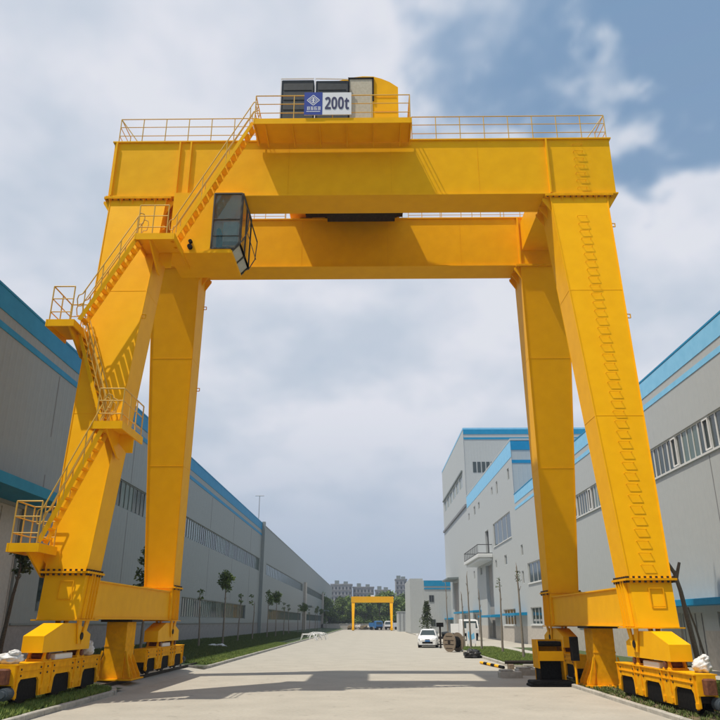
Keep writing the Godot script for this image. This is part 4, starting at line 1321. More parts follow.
# ------------------------------------------------------------------ ground
func ground() -> void:
	var s := tool()
	quad(s, Vector3(-900, -0.06, 300), Vector3(900, -0.06, 300), Vector3(900, -0.06, -2500), Vector3(-900, -0.06, -2500), Vector3.UP)
	struct("ground", s, M.field)
	s = tool()
	quad(s, Vector3(-7.8, 0, 40), Vector3(6.9, 0, 40), Vector3(6.9, 0, -236), Vector3(-7.8, 0, -236), Vector3.UP)
	# paved openings under the crane
	quad(s, Vector3(-7.8, 0, -24.0), Vector3(-9.3, 0.20, -24.0), Vector3(-9.3, 0.20, -36.6), Vector3(-7.8, 0, -36.6), Vector3.UP)
	quad(s, Vector3(-9.3, 0.20, -24.0), Vector3(-15, 0.26, -24.0), Vector3(-15, 0.26, -36.6), Vector3(-9.3, 0.20, -36.6), Vector3.UP)
	quad(s, Vector3(6.9, 0, -30.2), Vector3(16.0, 0.0, -30.2), Vector3(16.0, 0.0, -38.7), Vector3(6.9, 0, -38.7), Vector3.UP)
	# yard beyond the last verge
	quad(s, Vector3(-15, 0, -236), Vector3(20, 0, -236), Vector3(20, 0, -196), Vector3(6.9, 0, -196), Vector3.UP)
	quad(s, Vector3(6.9, 0, -66.5), Vector3(16.0, 0, -66.5), Vector3(16.0, 0, -196), Vector3(6.9, 0, -196), Vector3.UP)
	struct("road", s, M.concrete)
	# verges
	s = tool()
	for e in [[40.0, -25.3], [-36.9, -300.0]]:
		quad(s, Vector3(-7.95, 0.10, e[0]), Vector3(-9.3, 0.21, e[0]), Vector3(-9.3, 0.21, e[1]), Vector3(-7.95, 0.10, e[1]), Vector3.UP)
	quad(s, Vector3(-9.3, 0.21, 40.0), Vector3(-15, 0.30, 40.0), Vector3(-15, 0.30, -25.3), Vector3(-9.3, 0.21, -25.3), Vector3.UP)
	var v := struct("lawn", s, M.turf)
	s = tool()
	quad(s, Vector3(-9.3, 0.22, -36.9), Vector3(-15, 0.62, -36.9), Vector3(-15, 0.40, -300), Vector3(-9.3, 0.16, -300), Vector3.UP)
	struct("planting_bed", s, M.cover)
	s = tool()
	quad(s, Vector3(7.05, 0.03, 40), Vector3(8.7, 0.03, 40), Vector3(8.7, 0.03, -30.0), Vector3(7.05, 0.03, -30.0), Vector3.UP)
	struct("track_bed", s, M.soil)
	s = tool()
	quad(s, Vector3(8.7, 0.034, 40), Vector3(16.0, 0.034, 40), Vector3(16.0, 0.034, -30.0), Vector3(8.7, 0.034, -30.0), Vector3.UP)
	quad(s, Vector3(7.05, 0.06, -39.2), Vector3(10.6, 0.06, -39.2), Vector3(10.6, 0.06, -66.2), Vector3(7.05, 0.06, -66.2), Vector3.UP)
	quad(s, Vector3(11.9, 0.06, -38.9), Vector3(16.0, 0.06, -38.9), Vector3(16.0, 0.06, -66.2), Vector3(11.9, 0.06, -66.2), Vector3.UP)
	struct("lawn", s, M.turf)
	s = tool()
	quad(s, Vector3(10.6, 0.09, -38.9), Vector3(11.9, 0.09, -38.9), Vector3(11.9, 0.09, -66.4), Vector3(10.6, 0.09, -66.4), Vector3.UP)
	struct("path", s, M.kerb)
	# crane rails
	for e in [[LX + 0.22, 0.20], [RX - 0.22, 0.02]]:
		s = tool()
		span(s, Vector3(e[0] - 0.05, e[1] - 0.2, -170), Vector3(e[0] + 0.05, e[1] + 0.012, 30))
		struct("crane_rail", s, M.dark_steel)
	# kerbs, stone by stone
	var kl := Node3D.new(); kl.name = "kerb"; kl.set_meta("kind", "structure"); add_child(kl)
	var meshes := []
	for i in 2:
		s = tool()
		cham(s, Vector3(-0.075, -0.05, -0.487), Vector3(0.075, 0.13, 0.487), 0.02)
		meshes.append(mesh_of(s, M.kerb if i == 0 else M.kerb_old))
	var lines := []
	# [from, to] centre lines
	lines.append([Vector3(-7.88, 0, 12), Vector3(-7.88, 0, -24.0)])
	lines.append([Vector3(-9.0, 0.10, -36.8), Vector3(-15, 0.2, -36.8)])
	lines.append([Vector3(-7.88, 0, -37.6), Vector3(-7.88, 0, -240)])
	lines.append([Vector3(6.98, -0.03, 12), Vector3(6.98, -0.03, -30.1)])
	lines.append([Vector3(7.6, 0, -39.0), Vector3(10.6, 0, -39.0)])
	lines.append([Vector3(6.98, 0, -39.8), Vector3(6.98, 0, -66.4)])
	lines.append([Vector3(6.98, 0, -66.4), Vector3(10.6, 0, -66.4)])
	var corner := []
	for k in 6: corner.append([Vector3(-8.93, 0.12, -24.0) + Vector3(cos(k * PI / 10), 0, -sin(k * PI / 10)) * 1.05, k * PI / 10])
	var c := 0
	for l in lines:
		var n := int(l[0].distance_to(l[1]))
		var d: Vector3 = (l[1] - l[0]).normalized()
		if n > 110: n = 110
		for i in n:
			var p: Vector3 = l[0] + d * (i + 0.5)
			var o := put("kerb_stone", meshes[(c * 5 + c / 3) % 2], kl, p + Vector3(0, rng.randf_range(-0.006, 0.006), 0))
			o.rotation.y = atan2(d.x, d.z)
			c += 1
		if l[0].distance_to(l[1]) > n + 1.5:
			s = tool()
			bar(s, l[0] + d * n + Vector3(0, 0.04, 0), l[1] + Vector3(0, 0.04, 0), 0.15, 0.18)
			part("kerb_run", s, M.kerb, kl)
	# rounded kerb corners
	for e in [[Vector3(-8.9, 0.05, -24.05), 1.02, 0.0, 1.0, 0.10], [Vector3(-8.9, 0.05, -37.75), 1.02, 0.0, -1.0, 0.07], [Vector3(7.75, 0.0, -39.8), 0.77, PI, -1.0, 0.0]]:
		for k in 6:
			var t0 := PI / 2 * k / 6.0
			var t1 := PI / 2 * (k + 1) / 6.0
			var ps := []
			for q in [[t0, e[1] - 0.075], [t1, e[1] - 0.075], [t1, e[1] + 0.075], [t0, e[1] + 0.075]]:
				ps.append(e[0] + Vector3(cos(q[0]) * (1.0 if e[2] == 0.0 else -1.0), 0, -sin(q[0]) * e[3]) * q[1] + Vector3(0, e[4] * (q[0] / (PI / 2)) - 0.05, 0))
			s = tool()
			hexa(s, [ps[0] + Vector3(0, -0.1, 0), ps[1] + Vector3(0, -0.1, 0), ps[2] + Vector3(0, -0.1, 0), ps[3] + Vector3(0, -0.1, 0), ps[0] + Vector3(0, 0.13, 0), ps[1] + Vector3(0, 0.13, 0), ps[2] + Vector3(0, 0.13, 0), ps[3] + Vector3(0, 0.13, 0)])
			part("kerb_stone", s, M.kerb if k % 2 == 0 else M.kerb_old, kl)

# ------------------------------------------------------------------ small things
func lump(called: String, at: Vector3, size: Vector3, m: Material, seed_no: int, rough := 0.35) -> ArrayMesh:
	var n := FastNoiseLite.new()
	n.seed = seed_no; n.frequency = 1.3; n.fractal_octaves = 4
	var s := tool()
	var a := 28
	var b := 18
	var pt := func(i: int, j: int) -> Vector3:
		var u := TAU * (i % a) / a
		var v := PI * j / b
		var d := Vector3(sin(v) * cos(u), cos(v), sin(v) * sin(u))
		var r := 1.0 + n.get_noise_3dv(d * 1.2) * rough * 1.3
		var p := d * r * size / 2
		return Vector3(p.x, maxf(p.y, -size.y * 0.42), p.z)
	s.set_smooth_group(0)
	for j in b:
		for i in a:
			var p0: Vector3 = pt.call(i, j)
			var p1: Vector3 = pt.call(i + 1, j)
			var p2: Vector3 = pt.call(i + 1, j + 1)
			var p3: Vector3 = pt.call(i, j + 1)
			if j > 0: tri(s, p0, p1, p2, p0 + p1 + p2)
			if j < b - 1: tri(s, p0, p2, p3, p0 + p2 + p3)
	return mesh_of(s, m)

func bundle(at: Vector3, size: Vector3, label: String, seed_no: int) -> void:
	var o := thing("wrapped_bundle", at, label, "bundle", "")
	put("plastic_wrap", lump("", at, size, M.wrap, seed_no, 0.34), o, Vector3(0, size.y * 0.40, 0))
	put("plastic_wrap", lump("", at, size * 0.55, M.wrap, seed_no + 3, 0.38), o, Vector3(size.x * 0.15, size.y * 0.85, 0.05))

func car() -> void:
	var root := thing("parked_car", Vector3(4.95, 0.0, -66.8), "small white hatchback parked facing the crane", "car", "", -0.12)
	# cross sections along the length: z, half width low, half width belt, belt height, half width roof, roof height
	var st := [[0.0, 0.62, 0.70, 0.62, 0.60, 0.66], [-0.12, 0.74, 0.80, 0.72, 0.66, 0.78], [-0.55, 0.80, 0.84, 0.84, 0.70, 0.92], [-1.0, 0.81, 0.85, 0.90, 0.70, 1.0],
		[-1.65, 0.82, 0.86, 0.94, 0.58, 1.44], [-2.3, 0.82, 0.86, 0.96, 0.60, 1.52], [-3.0, 0.81, 0.85, 0.97, 0.58, 1.47], [-3.6, 0.78, 0.82, 0.95, 0.60, 1.05], [-3.85, 0.72, 0.76, 0.80, 0.60, 0.85]]
	var ring := func(q: Array) -> Array:
		return [Vector3(-q[1], 0.24, q[0]), Vector3(-q[2] - 0.02, 0.50, q[0]), Vector3(-q[2], q[3], q[0]), Vector3(-q[4] - 0.03, q[5] - 0.06, q[0]), Vector3(-q[4] * 0.7, q[5], q[0]), Vector3(q[4] * 0.7, q[5], q[0]), Vector3(q[4] + 0.03, q[5] - 0.06, q[0]), Vector3(q[2], q[3], q[0]), Vector3(q[2] + 0.02, 0.50, q[0]), Vector3(q[1], 0.24, q[0])]
	var s := tool()
	for i in st.size() - 1:
		var r0: Array = ring.call(st[i])
		var r1: Array = ring.call(st[i + 1])
		var mid := Vector3(0, 0.7, (st[i][0] + st[i + 1][0]) / 2)
		for k in 10:
			var k2 := (k + 1) % 10
			s.set_smooth_group(0 if k < 9 else -1)
			var n: Vector3 = (r0[k] + r1[k2]) / 2 - mid
			tri(s, r0[k], r0[k2], r1[k2], n); tri(s, r0[k], r1[k2], r1[k], n)
	for i in [0, st.size() - 1]:
		var r0: Array = ring.call(st[i])
		s.set_smooth_group(-1)
		for k in 8: tri(s, r0[0], r0[k + 1], r0[(k + 2) % 10], Vector3(0, 0, 1 if i == 0 else -1))
	var body := put("body", mesh_of(s, M.car_white), root)
	s = tool()
	quad(s, Vector3(-0.68, 1.02, -1.02), Vector3(0.68, 1.02, -1.02), Vector3(0.52, 1.42, -1.56), Vector3(-0.52, 1.42, -1.56), Vector3(0, 1, 1))
	put("windscreen", mesh_of(s, M.glass), root)
	for sd in [-1.0, 1.0]:
		s = tool()
		quad(s, Vector3(sd * 0.855, 0.98, -1.35), Vector3(sd * 0.865, 1.0, -3.3), Vector3(sd * 0.65, 1.38, -3.0), Vector3(sd * 0.645, 1.36, -1.75), Vector3(sd, 0.3, 0))
		put("side_window", mesh_of(s, M.glass), root)
		s = tool()
		hexa(s, [Vector3(sd * 0.40, 0.62, 0.0), Vector3(sd * 0.74, 0.64, -0.14), Vector3(sd * 0.78, 0.70, -0.34), Vector3(sd * 0.45, 0.70, -0.14), Vector3(sd * 0.40, 0.73, -0.02), Vector3(sd * 0.74, 0.78, -0.18), Vector3(sd * 0.78, 0.82, -0.40), Vector3(sd * 0.45, 0.78, -0.2)])
		put("headlight", mesh_of(s, M.lamp), root)
		s = tool()
		cham(s, Vector3(sd * 0.86, 0.98, -1.40), Vector3(sd * 1.02, 1.10, -1.28), 0.02)
		put("mirror", mesh_of(s, M.car_white), root)
		for z in [-0.75, -3.1]:
			s = tool()
			tube(s, Vector3(sd * 0.66, 0.30, z), Vector3(sd * 0.85, 0.30, z), 0.30, 20)
			var w := put("wheel", mesh_of(s, M.rubber), root)
			s = tool()
			tube(s, Vector3(sd * 0.851, 0.30, z), Vector3(sd * 0.865, 0.30, z), 0.19, 16)
			put("rim", mesh_of(s, M.chrome), w)
	s = tool()
	cham(s, Vector3(-0.45, 0.36, -0.02), Vector3(0.45, 0.50, 0.025), 0.01)
	put("grille", mesh_of(s, M.rubber), root)
	s = tool()
	cham(s, Vector3(-0.20, 0.66, -0.03), Vector3(0.20, 0.70, 0.02), 0.008)
	put("upper_grille", mesh_of(s, M.rubber), root)
	s = tool()
	box(s, Vector3(0, 0.56, 0.02), Vector3(0.42, 0.12, 0.02))
	put("number_plate", mesh_of(s, M.truck_blue), root)
	s = tool()
	span(s, Vector3(-0.70, 0.14, -3.7), Vector3(0.70, 0.24, -0.1))
	put("underbody", mesh_of(s, M.rubber), root)

func truck(at: Vector3, m: Material, label: String, turn: float) -> void:
	var o := thing("parked_truck", at, label, "truck", "", turn)
	var s := tool()
	prism(s, [Vector2(0, 0.5), Vector2(0.05, 1.3), Vector2(-0.35, 2.3), Vector2(-1.7, 2.4), Vector2(-1.7, 0.5)], Vector3(-1.0, 0, 0), Vector3.BACK, Vector3.UP, Vector3(2.0, 0, 0))
	put("cab", mesh_of(s, m), o)
	s = tool()
	quad(s, Vector3(-0.88, 1.4, 0.03), Vector3(0.88, 1.4, 0.03), Vector3(0.80, 2.2, -0.29), Vector3(-0.80, 2.2, -0.29), Vector3(0, 0.3, 1))
	put("windscreen", mesh_of(s, M.glass), o)
	s = tool()
	span(s, Vector3(-1.05, 0.8, -6.5), Vector3(1.05, 1.9, -1.8))
	put("load_bed", mesh_of(s, m), o)
	s = tool()
	span(s, Vector3(-0.9, 0.5, -0.02), Vector3(0.9, 0.85, 0.06))
	put("bumper", mesh_of(s, M.rubber), o)
	for sd in [-1.0, 1.0]:
		for z in [-0.9, -4.2, -5.3]:
			s = tool()
			tube(s, Vector3(sd * 0.70, 0.45, z), Vector3(sd * 0.98, 0.45, z), 0.45, 16)
			put("wheel", mesh_of(s, M.rubber), o)

func small_things() -> void:
	rng.seed = 7
	bundle(Vector3(-8.6, 1.15, -23.5), Vector3(0.38, 0.38, 0.4), "white plastic bundle at the rear end of the stair-side bogie", 3)
	bundle(Vector3(-8.7, 1.15, -18.75), Vector3(0.55, 0.28, 0.5), "white plastic bundle on the near end of the stair-side bogie", 8)
	bundle(Vector3(8.02, 0.95, -19.0), Vector3(0.42, 0.36, 0.42), "white plastic bundle on the bogie below the runged leg", 14)
	# wooden cable drum
	var o := thing("cable_drum", Vector3(6.25, 0.0, -58.0), "weathered wooden cable drum standing on the road edge", "drum", "", 0.65)
	for x in [-0.42, 0.42]:
		var s := tool()
		tube(s, Vector3(x - 0.035, 0.68, 0), Vector3(x + 0.035, 0.68, 0), 0.68, 28)
		var f := put("flange", mesh_of(s, M.timber), o)
		s = tool()
		tube(s, Vector3(x - 0.05, 0.68, 0), Vector3(x + 0.05, 0.68, 0), 0.14, 14)
		put("hub", mesh_of(s, M.dark_steel), f)
		for k in 4:
			s = tool()
			box(s, Vector3(x + signf(x) * 0.045, 0.68 - 0.42 + k * 0.28, 0), Vector3(0.02, 0.03, 1.0 if k in [1, 2] else 0.7))
			put("plank_joint", mesh_of(s, M.dark_steel), f)
	var sc := tool()
	tube(sc, Vector3(-0.38, 0.68, 0), Vector3(0.38, 0.68, 0), 0.40, 20)
	put("cable", mesh_of(sc, M.rubber), o)
	# road sign on post behind the drum
	var ps := thing("post_box", Vector3(6.0, 0, -66.0), "dark box on a thin post behind the cable drum", "post")
	sc = tool()
	tube(sc, Vector3(0, -0.05, 0), Vector3(0, 1.7, 0), 0.08, 8)
	put("post", mesh_of(sc, M.dark_steel), ps)
	sc = tool()
	cham(sc, Vector3(-0.3, 1.7, -0.1), Vector3(0.3, 2.05, 0.1), 0.02)
	put("box", mesh_of(sc, M.rubber), ps)
	# tarpaulin heap
	var th := thing("tarpaulin_heap", Vector3(6.35, 0, -48.4), "crumpled black tarpaulin heap on the road near the lawn corner", "tarpaulin")
	put("sheet", lump("", Vector3.ZERO, Vector3(1.0, 0.55, 0.9), M.black_plastic, 31, 0.6), th, Vector3(0, 0.21, 0))
	# striped barrier pole
	var bp := thing("barrier_pole", Vector3(6.15, 0.0, -39.5), "yellow and black striped pole lying along the kerb", "pole")
	var a := Vector3(-0.25, 0.07, -2.2)
	var b := Vector3(0.20, 0.07, 2.2)
	for k in 6:
		sc = tool()
		tube(sc, a.lerp(b, k / 6.0), a.lerp(b, (k + 0.995) / 6.0), 0.07, 10)
		put("stripe", mesh_of(sc, M.yellow if k % 2 == 0 else M.rubber), bp)
	# concrete blocks
	for e in [[5.62, -31.6, 0.0, "pale concrete block lying on the road next to a grey pipe"], [6.62, -33.2, 0.1, "pale concrete block next to the black rubber mat"]]:
		var cb := thing("concrete_block", Vector3(e[0], 0.0, e[1]), e[3], "block", "", e[2])
		sc = tool()
		cham(sc, Vector3(-0.45, 0, -0.30), Vector3(0.45, 0.24, 0.30), 0.03)
		put("block", mesh_of(sc, M.kerb), cb)
		sc = tool()
		cham(sc, Vector3(-0.40, 0.24, -0.28), Vector3(0.10, 0.30, 0.28), 0.02)
		put("mortar_pad", mesh_of(sc, M.kerb_old), cb)
	var pi_ := thing("steel_pipe", Vector3(7.35, 0.0, -37.2), "dark steel pipe resting on blocks beside the crane foot", "pipe")
	sc = tool()
	tube(sc, Vector3(-0.95, 0.30, 0.0), Vector3(0.95, 0.32, 0.3), 0.08, 12)
	put("tube", mesh_of(sc, M.dark_steel), pi_)
	for x in [-0.7, 0.7]:
		sc = tool()
		cham(sc, Vector3(x - 0.12, 0, -0.1), Vector3(x + 0.12, 0.23, 0.4), 0.02)
		put("rest", mesh_of(sc, M.timber), pi_)
	# cable inlet box with rubber mat
	var cx := thing("cable_box", Vector3(6.45, 0.0, -28.2), "open yellow cable guide box with black rollers standing at the kerb", "box")
	sc = tool()
	hexa(sc, [Vector3(0.42, 0.06, 0.45), Vector3(0.47, 0.06, 0.45), Vector3(0.47, 0.06, -0.50), Vector3(0.42, 0.06, -0.50), Vector3(0.42, 1.50, 0.30), Vector3(0.47, 1.50, 0.30), Vector3(0.47, 1.50, -0.50), Vector3(0.42, 1.50, -0.50)])
	hexa(sc, [Vector3(-0.47, 0.55, 0.42), Vector3(-0.42, 0.55, 0.42), Vector3(-0.42, 0.55, -0.50), Vector3(-0.47, 0.55, -0.50), Vector3(-0.47, 1.50, 0.30), Vector3(-0.42, 1.50, 0.30), Vector3(-0.42, 1.50, -0.50), Vector3(-0.47, 1.50, -0.50)])
	span(sc, Vector3(-0.42, 0.06, -0.50), Vector3(0.42, 1.50, -0.46))
	put("side_plates", mesh_of(sc, M.yellow_old), cx)
	sc = tool()
	span(sc, Vector3(-0.43, 0.80, 0.36), Vector3(0.43, 1.12, 0.42))
	put("cross_plate", mesh_of(sc, M.yellow), cx)
	for k in 5:
		sc = tool()
		tube(sc, Vector3(-0.40, 1.36 - 0.0 * k, -0.35 + k * 0.16), Vector3(0.40, 1.36, -0.35 + k * 0.16), 0.085, 12)
		put("roller", mesh_of(sc, M.rubber), cx)
	sc = tool()
	span(sc, Vector3(-0.40, 0.10, -0.44), Vector3(0.40, 0.78, 0.02))
	put("rubber_curtain", mesh_of(sc, M.rubber), cx)
	sc = tool()
	tube(sc, Vector3(-0.44, 0.55, 0.40), Vector3(-0.44, 0.02, 0.44), 0.03)
	put("leg", mesh_of(sc, M.dark_steel), cx)
	var mt := thing("rubber_mat", Vector3(6.35, 0.0, -27.55), "thick black rubber mat under the yellow cable box", "mat")
	sc = tool()
	for k in 2: cham(sc, Vector3(-0.82 + k * 0.05, k * 0.095, -0.45), Vector3(0.72 - k * 0.08, 0.09 + k * 0.095, 0.42), 0.035)
	put("mat", mesh_of(sc, M.rubber), mt)
	var pd := thing("pendant_box", Vector3(7.05, 0.0, -26.9), "tall narrow dark control box beside the yellow support post", "box")
	sc = tool()
	cham(sc, Vector3(-0.11, 0.85, -0.15), Vector3(0.13, 1.62, 0.15), 0.02)
	put("housing", mesh_of(sc, M.rubber), pd)
	sc = tool()
	tube(sc, Vector3(0, 0.03, 0), Vector3(0, 0.85, 0), 0.04, 8)
	put("post", mesh_of(sc, M.yellow_old), pd)
	# white pipe frames on the far verge
	for k in 5:
		var fx := thing("white_frame", Vector3(-7.3 + (k % 2) * 0.5, 0.0, -92.0 - k * 3.3), "white bent steel tube frame heaped at the kerb of the planting strip", "frame", "white tube frames heaped at the kerb", k * 0.9)
		sc = tool()
		pipe(sc, [Vector3(-1.0, 0.05, 0), Vector3(-0.8, 0.75, 0.1), Vector3(0.5, 0.8, 0.2), Vector3(1.1, 0.05, 0.1)], 0.05)
		pipe(sc, [Vector3(-0.9, 0.05, 0.9), Vector3(-0.6, 0.7, 0.9), Vector3(0.7, 0.65, 0.9), Vector3(1.0, 0.05, 0.9)], 0.05)
		put("hoop", mesh_of(sc, M.white_paint), fx)
		sc = tool()
		tube(sc, Vector3(-0.7, 0.72, 0.1), Vector3(-0.6, 0.7, 0.9), 0.045)
		tube(sc, Vector3(0.5, 0.78, 0.2), Vector3(0.7, 0.65, 0.9), 0.045)
		put("cross_tube", mesh_of(sc, M.white_paint), fx)
	var wb := thing("foam_sheet", Vector3(-11.2, 0.34, -56.5), "torn white foam sheet lying in the shaded planting bed", "litter")
	put("sheet", lump("", Vector3.ZERO, Vector3(1.3, 0.3, 0.8), M.wrap, 52, 0.5), wb, Vector3(0, 0.1, 0))
	# stalls, panels and machines in front of the workshops
	var wp := thing("notice_panel", Vector3(9.25, 0.0, -70.5), "white notice panel with blue print standing by the workshops", "panel")
	sc = tool()
	span(sc, Vector3(-0.42, 0.25, -0.03), Vector3(0.42, 2.0, 0.03))
	put("board", mesh_of(sc, M.white_paint), wp)
	sc = tool()
	prism(sc, [Vector2(-0.2, 0.5), Vector2(0.30, 0.7), Vector2(0.25, 1.2), Vector2(-0.02, 1.0), Vector2(-0.3, 1.35), Vector2(-0.33, 0.9)], Vector3(0, 0, 0.031), Vector3.RIGHT, Vector3.UP, Vector3(0, 0, 0.004))
	put("print", mesh_of(sc, M.blue_pale), wp)
	for x in [-0.34, 0.34]:
		sc = tool()
		tube(sc, Vector3(x, -0.02, -0.05), Vector3(x, 0.3, -0.05), 0.03)
		put("leg", mesh_of(sc, M.steel), wp)
	truck(Vector3(12.0, 0.0, -92.0), M.white_paint, "white flatbed truck parked before the balcony block", 0.1)
	var tr := thing("flat_trailer", Vector3(7.0, 0.0, -77.0), "dark low trailer with machine parts beside the parked white car", "trailer", "", 0.2)
	sc = tool()
	span(sc, Vector3(-1.3, 0.55, -2.2), Vector3(1.3, 0.72, 2.2))
	put("deck", mesh_of(sc, M.dark_steel), tr)
	for e in [Vector3(-1.0, 0.33, -1.2), Vector3(1.0, 0.33, -1.2), Vector3(-1.0, 0.33, 1.2), Vector3(1.0, 0.33, 1.2)]:
		sc = tool()
		tube(sc, e - Vector3(0.12, 0, 0), e + Vector3(0.12, 0, 0), 0.33, 16)
		put("wheel", mesh_of(sc, M.rubber), tr)
	for e in [Vector3(-0.7, 0.95, 0.4), Vector3(0.2, 0.95, 0.9), Vector3(0.7, 0.9, -0.2)]:
		sc = tool()
		tube(sc, e - Vector3(0.28, 0, 0), e + Vector3(0.28, 0.05, 0), 0.23, 12)
		put("machine_part", mesh_of(sc, M.slate), tr)
	# far end of the road
	truck(Vector3(2.6, 0, -214), M.truck_blue, "small blue truck parked beneath the far yellow gantry", 0.3)
	truck(Vector3(5.0, 0, -218), M.white_paint, "small white truck parked near the far tree row", -0.4)
	var fw := thing("boundary_wall", Vector3(0, 0, -236), "low beige boundary wall before the far tree row", "wall")
	sc = tool()
	span(sc, Vector3(-24, -0.1, -236.3), Vector3(30, 1.5, -236))
	part("wall", sc, M.plinth, fw)
	sc = tool()
	span(sc, Vector3(-24, 1.5, -236.4), Vector3(30, 1.62, -235.9))
	part("coping", sc, M.kerb, fw)
	for k in 4:
		var hp := thing("rubble_heap", Vector3(-5.5 + k * 1.9, 0, -226.0 - k % 2 * 3.0), "low pale rubble heap in the yard before the far boundary wall", "heap", "rubble heaps at the far end of the road")
		put("rubble", lump("", Vector3.ZERO, Vector3(2.2, 1.5, 1.8), M.soil if k % 2 == 0 else M.plinth, 60 + k, 0.5), hp, Vector3(0, 0.4, 0))
	# far small gantry
	var fg := thing("small_gantry_crane", Vector3(0.7, 0, -200), "small yellow gantry crane standing at the far end of the road", "crane")
	sc = tool()
	span(sc, Vector3(-4.9, 6.9, -200.6), Vector3(6.2, 8.4, -199.4))
	part("girder", sc, M.yellow, fg)
	for x in [-4.4, 5.6]:
		for z in [-202.4, -197.6]:
			sc = tool()
			hexa(sc, [Vector3(x - 0.2, 0.7, z - 0.25), Vector3(x + 0.2, 0.7, z - 0.25), Vector3(x + 0.2, 0.7, z + 0.25), Vector3(x - 0.2, 0.7, z + 0.25), Vector3(x - 0.42, 6.9, -200 + signf(z + 200) * 0.1 - 0.4), Vector3(x + 0.42, 6.9, -200 + signf(z + 200) * 0.1 - 0.4), Vector3(x + 0.42, 6.9, -200 + signf(z + 200) * 0.1 + 0.4), Vector3(x - 0.42, 6.9, -200 + signf(z + 200) * 0.1 + 0.4)])
			part("leg", sc, M.yellow, fg)
		sc = tool()
		span(sc, Vector3(x - 0.3, 0.12, -203.2), Vector3(x + 0.3, 0.7, -196.8))
		part("sill_beam", sc, M.yellow, fg)
		for z in [-202.6, -197.4]:
			sc = tool()
			tube(sc, Vector3(x - 0.12, 0.22, z), Vector3(x + 0.12, 0.22, z), 0.22, 12)
			part("wheel", sc, M.dark_steel, fg)
	sc = tool()
	cham(sc, Vector3(0.2, 8.4, -200.5), Vector3(1.2, 8.75, -199.5), 0.03)
	part("hoist", sc, M.white_paint, fg)

func far_flats() -> void:
	var defs := [["apartment_block", Vector3(-17.5, 0, -462), 13.0, 23.6, "grey apartment block with stepped roof behind the shaded hall"],
		["apartment_block", Vector3(-4.0, 0, -470), 13.0, 22.3, "middle grey apartment block with two roof cabins above the far trees"],
		["apartment_block", Vector3(8.0, 0, -466), 9.5, 20.4, "lowest grey apartment block directly above the small gantry"],
		["apartment_tower", Vector3(20.0, 0, -480), 7.2, 27.5, "narrow brownish grey apartment tower behind the grey shed"]]
	var pm_s := tool()
	box(pm_s, Vector3.ZERO, Vector3(1.0, 1.5, 0.2))
	var pm := mesh_of(pm_s, M.far_pane)
	for d in defs:
		var o := thing(d[0], d[1], d[4], "building", "")
		var w: float = d[2]
		var h: float = d[3]
		var s := tool()
		span(s, Vector3(-w / 2, 0, -12), Vector3(w / 2, h, 0))
		put("wall", mesh_of(s, M.flat_wall), o)
		s = tool()
		span(s, Vector3(-w / 2 - 0.3, h, -12.3), Vector3(w / 2 + 0.3, h + 0.5, 0.3))
		var rf := put("roof", mesh_of(s, M.flat_wall), o)
		for k in 2:
			s = tool()
			var x := -w * 0.22 + k * w * 0.42
			span(s, Vector3(x - 1.3, h + 0.5, -6), Vector3(x + 1.3, h + 2.6 - k * 0.6, -2))
			put("roof_cabin", mesh_of(s, M.frame_grey), rf)
		var n := int(w / 2.0)
		for fl in 5:
			for k in n:
				put("window", pm, o, Vector3(-w / 2 + (k + 0.5) * w / n, h - 2.0 - fl * 3.0, 0.03))
		for fl in 5:
			s = tool()
			span(s, Vector3(-w / 2, h - 3.3 - fl * 3.0, 0.002), Vector3(w / 2, h - 3.05 - fl * 3.0, 0.35))
			put("ledge", mesh_of(s, M.flat_wall), o)

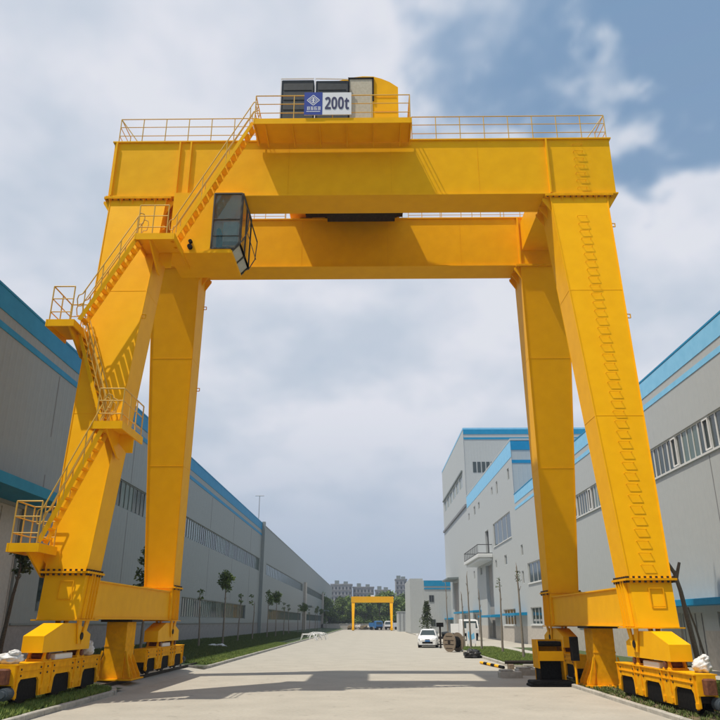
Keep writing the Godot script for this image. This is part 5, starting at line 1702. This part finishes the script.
# ------------------------------------------------------------------ scene
func _ready() -> void:
	rng.seed = 2024
	# camera
	var cam := Camera3D.new()
	cam.name = "camera"
	cam.fov = 53.13; cam.near = 0.1; cam.far = 4000.0
	cam.position = Vector3(0, 2.1, 0)
	cam.rotation = Vector3(deg_to_rad(19.995), deg_to_rad(0.748), 0)
	add_child(cam); cam.current = true
	# sky
	var env := Environment.new()
	var sky := Sky.new()
	var pano := PanoramaSkyMaterial.new()
	pano.panorama = ImageTexture.create_from_image(sky_image())
	sky.sky_material = pano
	env.background_mode = Environment.BG_SKY
	env.sky = sky
	env.background_energy_multiplier = 1.0
	env.tonemap_mode = Environment.TONE_MAPPER_LINEAR
	env.tonemap_exposure = 1.10
	env.sdfgi_enabled = true; env.ssao_enabled = true; env.ssil_enabled = true
	env.fog_enabled = true; env.fog_density = 0.00042; env.fog_light_color = Color(0.70, 0.755, 0.83)
	var we := WorldEnvironment.new()
	we.name = "world_environment"; we.environment = env
	add_child(we)
	# sun: high, from the side of the stair legs and a little behind the camera
	var sun := DirectionalLight3D.new()
	sun.name = "sun"
	sun.light_energy = 1.18; sun.light_angular_distance = 0.5; sun.light_color = Color(1.0, 0.955, 0.88); sun.shadow_enabled = true
	add_child(sun)
	sun.look_at_from_position(Vector3(-0.40, 1.0, 0.24) * 50.0, Vector3.ZERO, Vector3.UP)
	make_materials()
	# large structure
	ground()
	left_halls()
	right_buildings()
	far_flats()
	make_crane()
	make_trolley()
	# objects
	young_trees()
	far_trees()
	car()
	small_things()
	grass("lawn_grass", "short green grass on the verges along the road", M.blade, [[-7.97, -9.4, 5.0, -24.0, 0.10, 0.21, 1.0], [-7.97, -9.4, -24.0, -25.0, 0.10, 0.21, 1.0, Vector2(-8.9, -24.05), 0.9],
		[-9.4, -12.5, -8.0, -25.2, 0.21, 0.26, 0.5], [8.7, 12.5, -12.0, -30.0, 0.034, 0.034, 0.7], [7.1, 10.5, -39.4, -66.0, 0.06, 0.06, 0.5], [-8.0, -9.2, -38.5, -75.0, 0.10, 0.20, 0.6]], 320.0, 0.14, 1.9, 5)
	grass("track_weeds", "sparse dry weeds along the kerb of the crane track", M.blade, [[7.1, 8.6, -10.0, -29.8, 0.03, 0.03, 1.0]], 45.0, 0.10, 1.1, 9)
	grass("ground_cover", "low green ground cover plants in the shaded planting bed", M.blade, [[-9.3, -14.9, -37.2, -70.0, 0.22, 0.62, 1.0], [-9.3, -14.9, -70.0, -130.0, 0.21, 0.56, 1.0]], 130.0, 0.22, 1.0, 13)
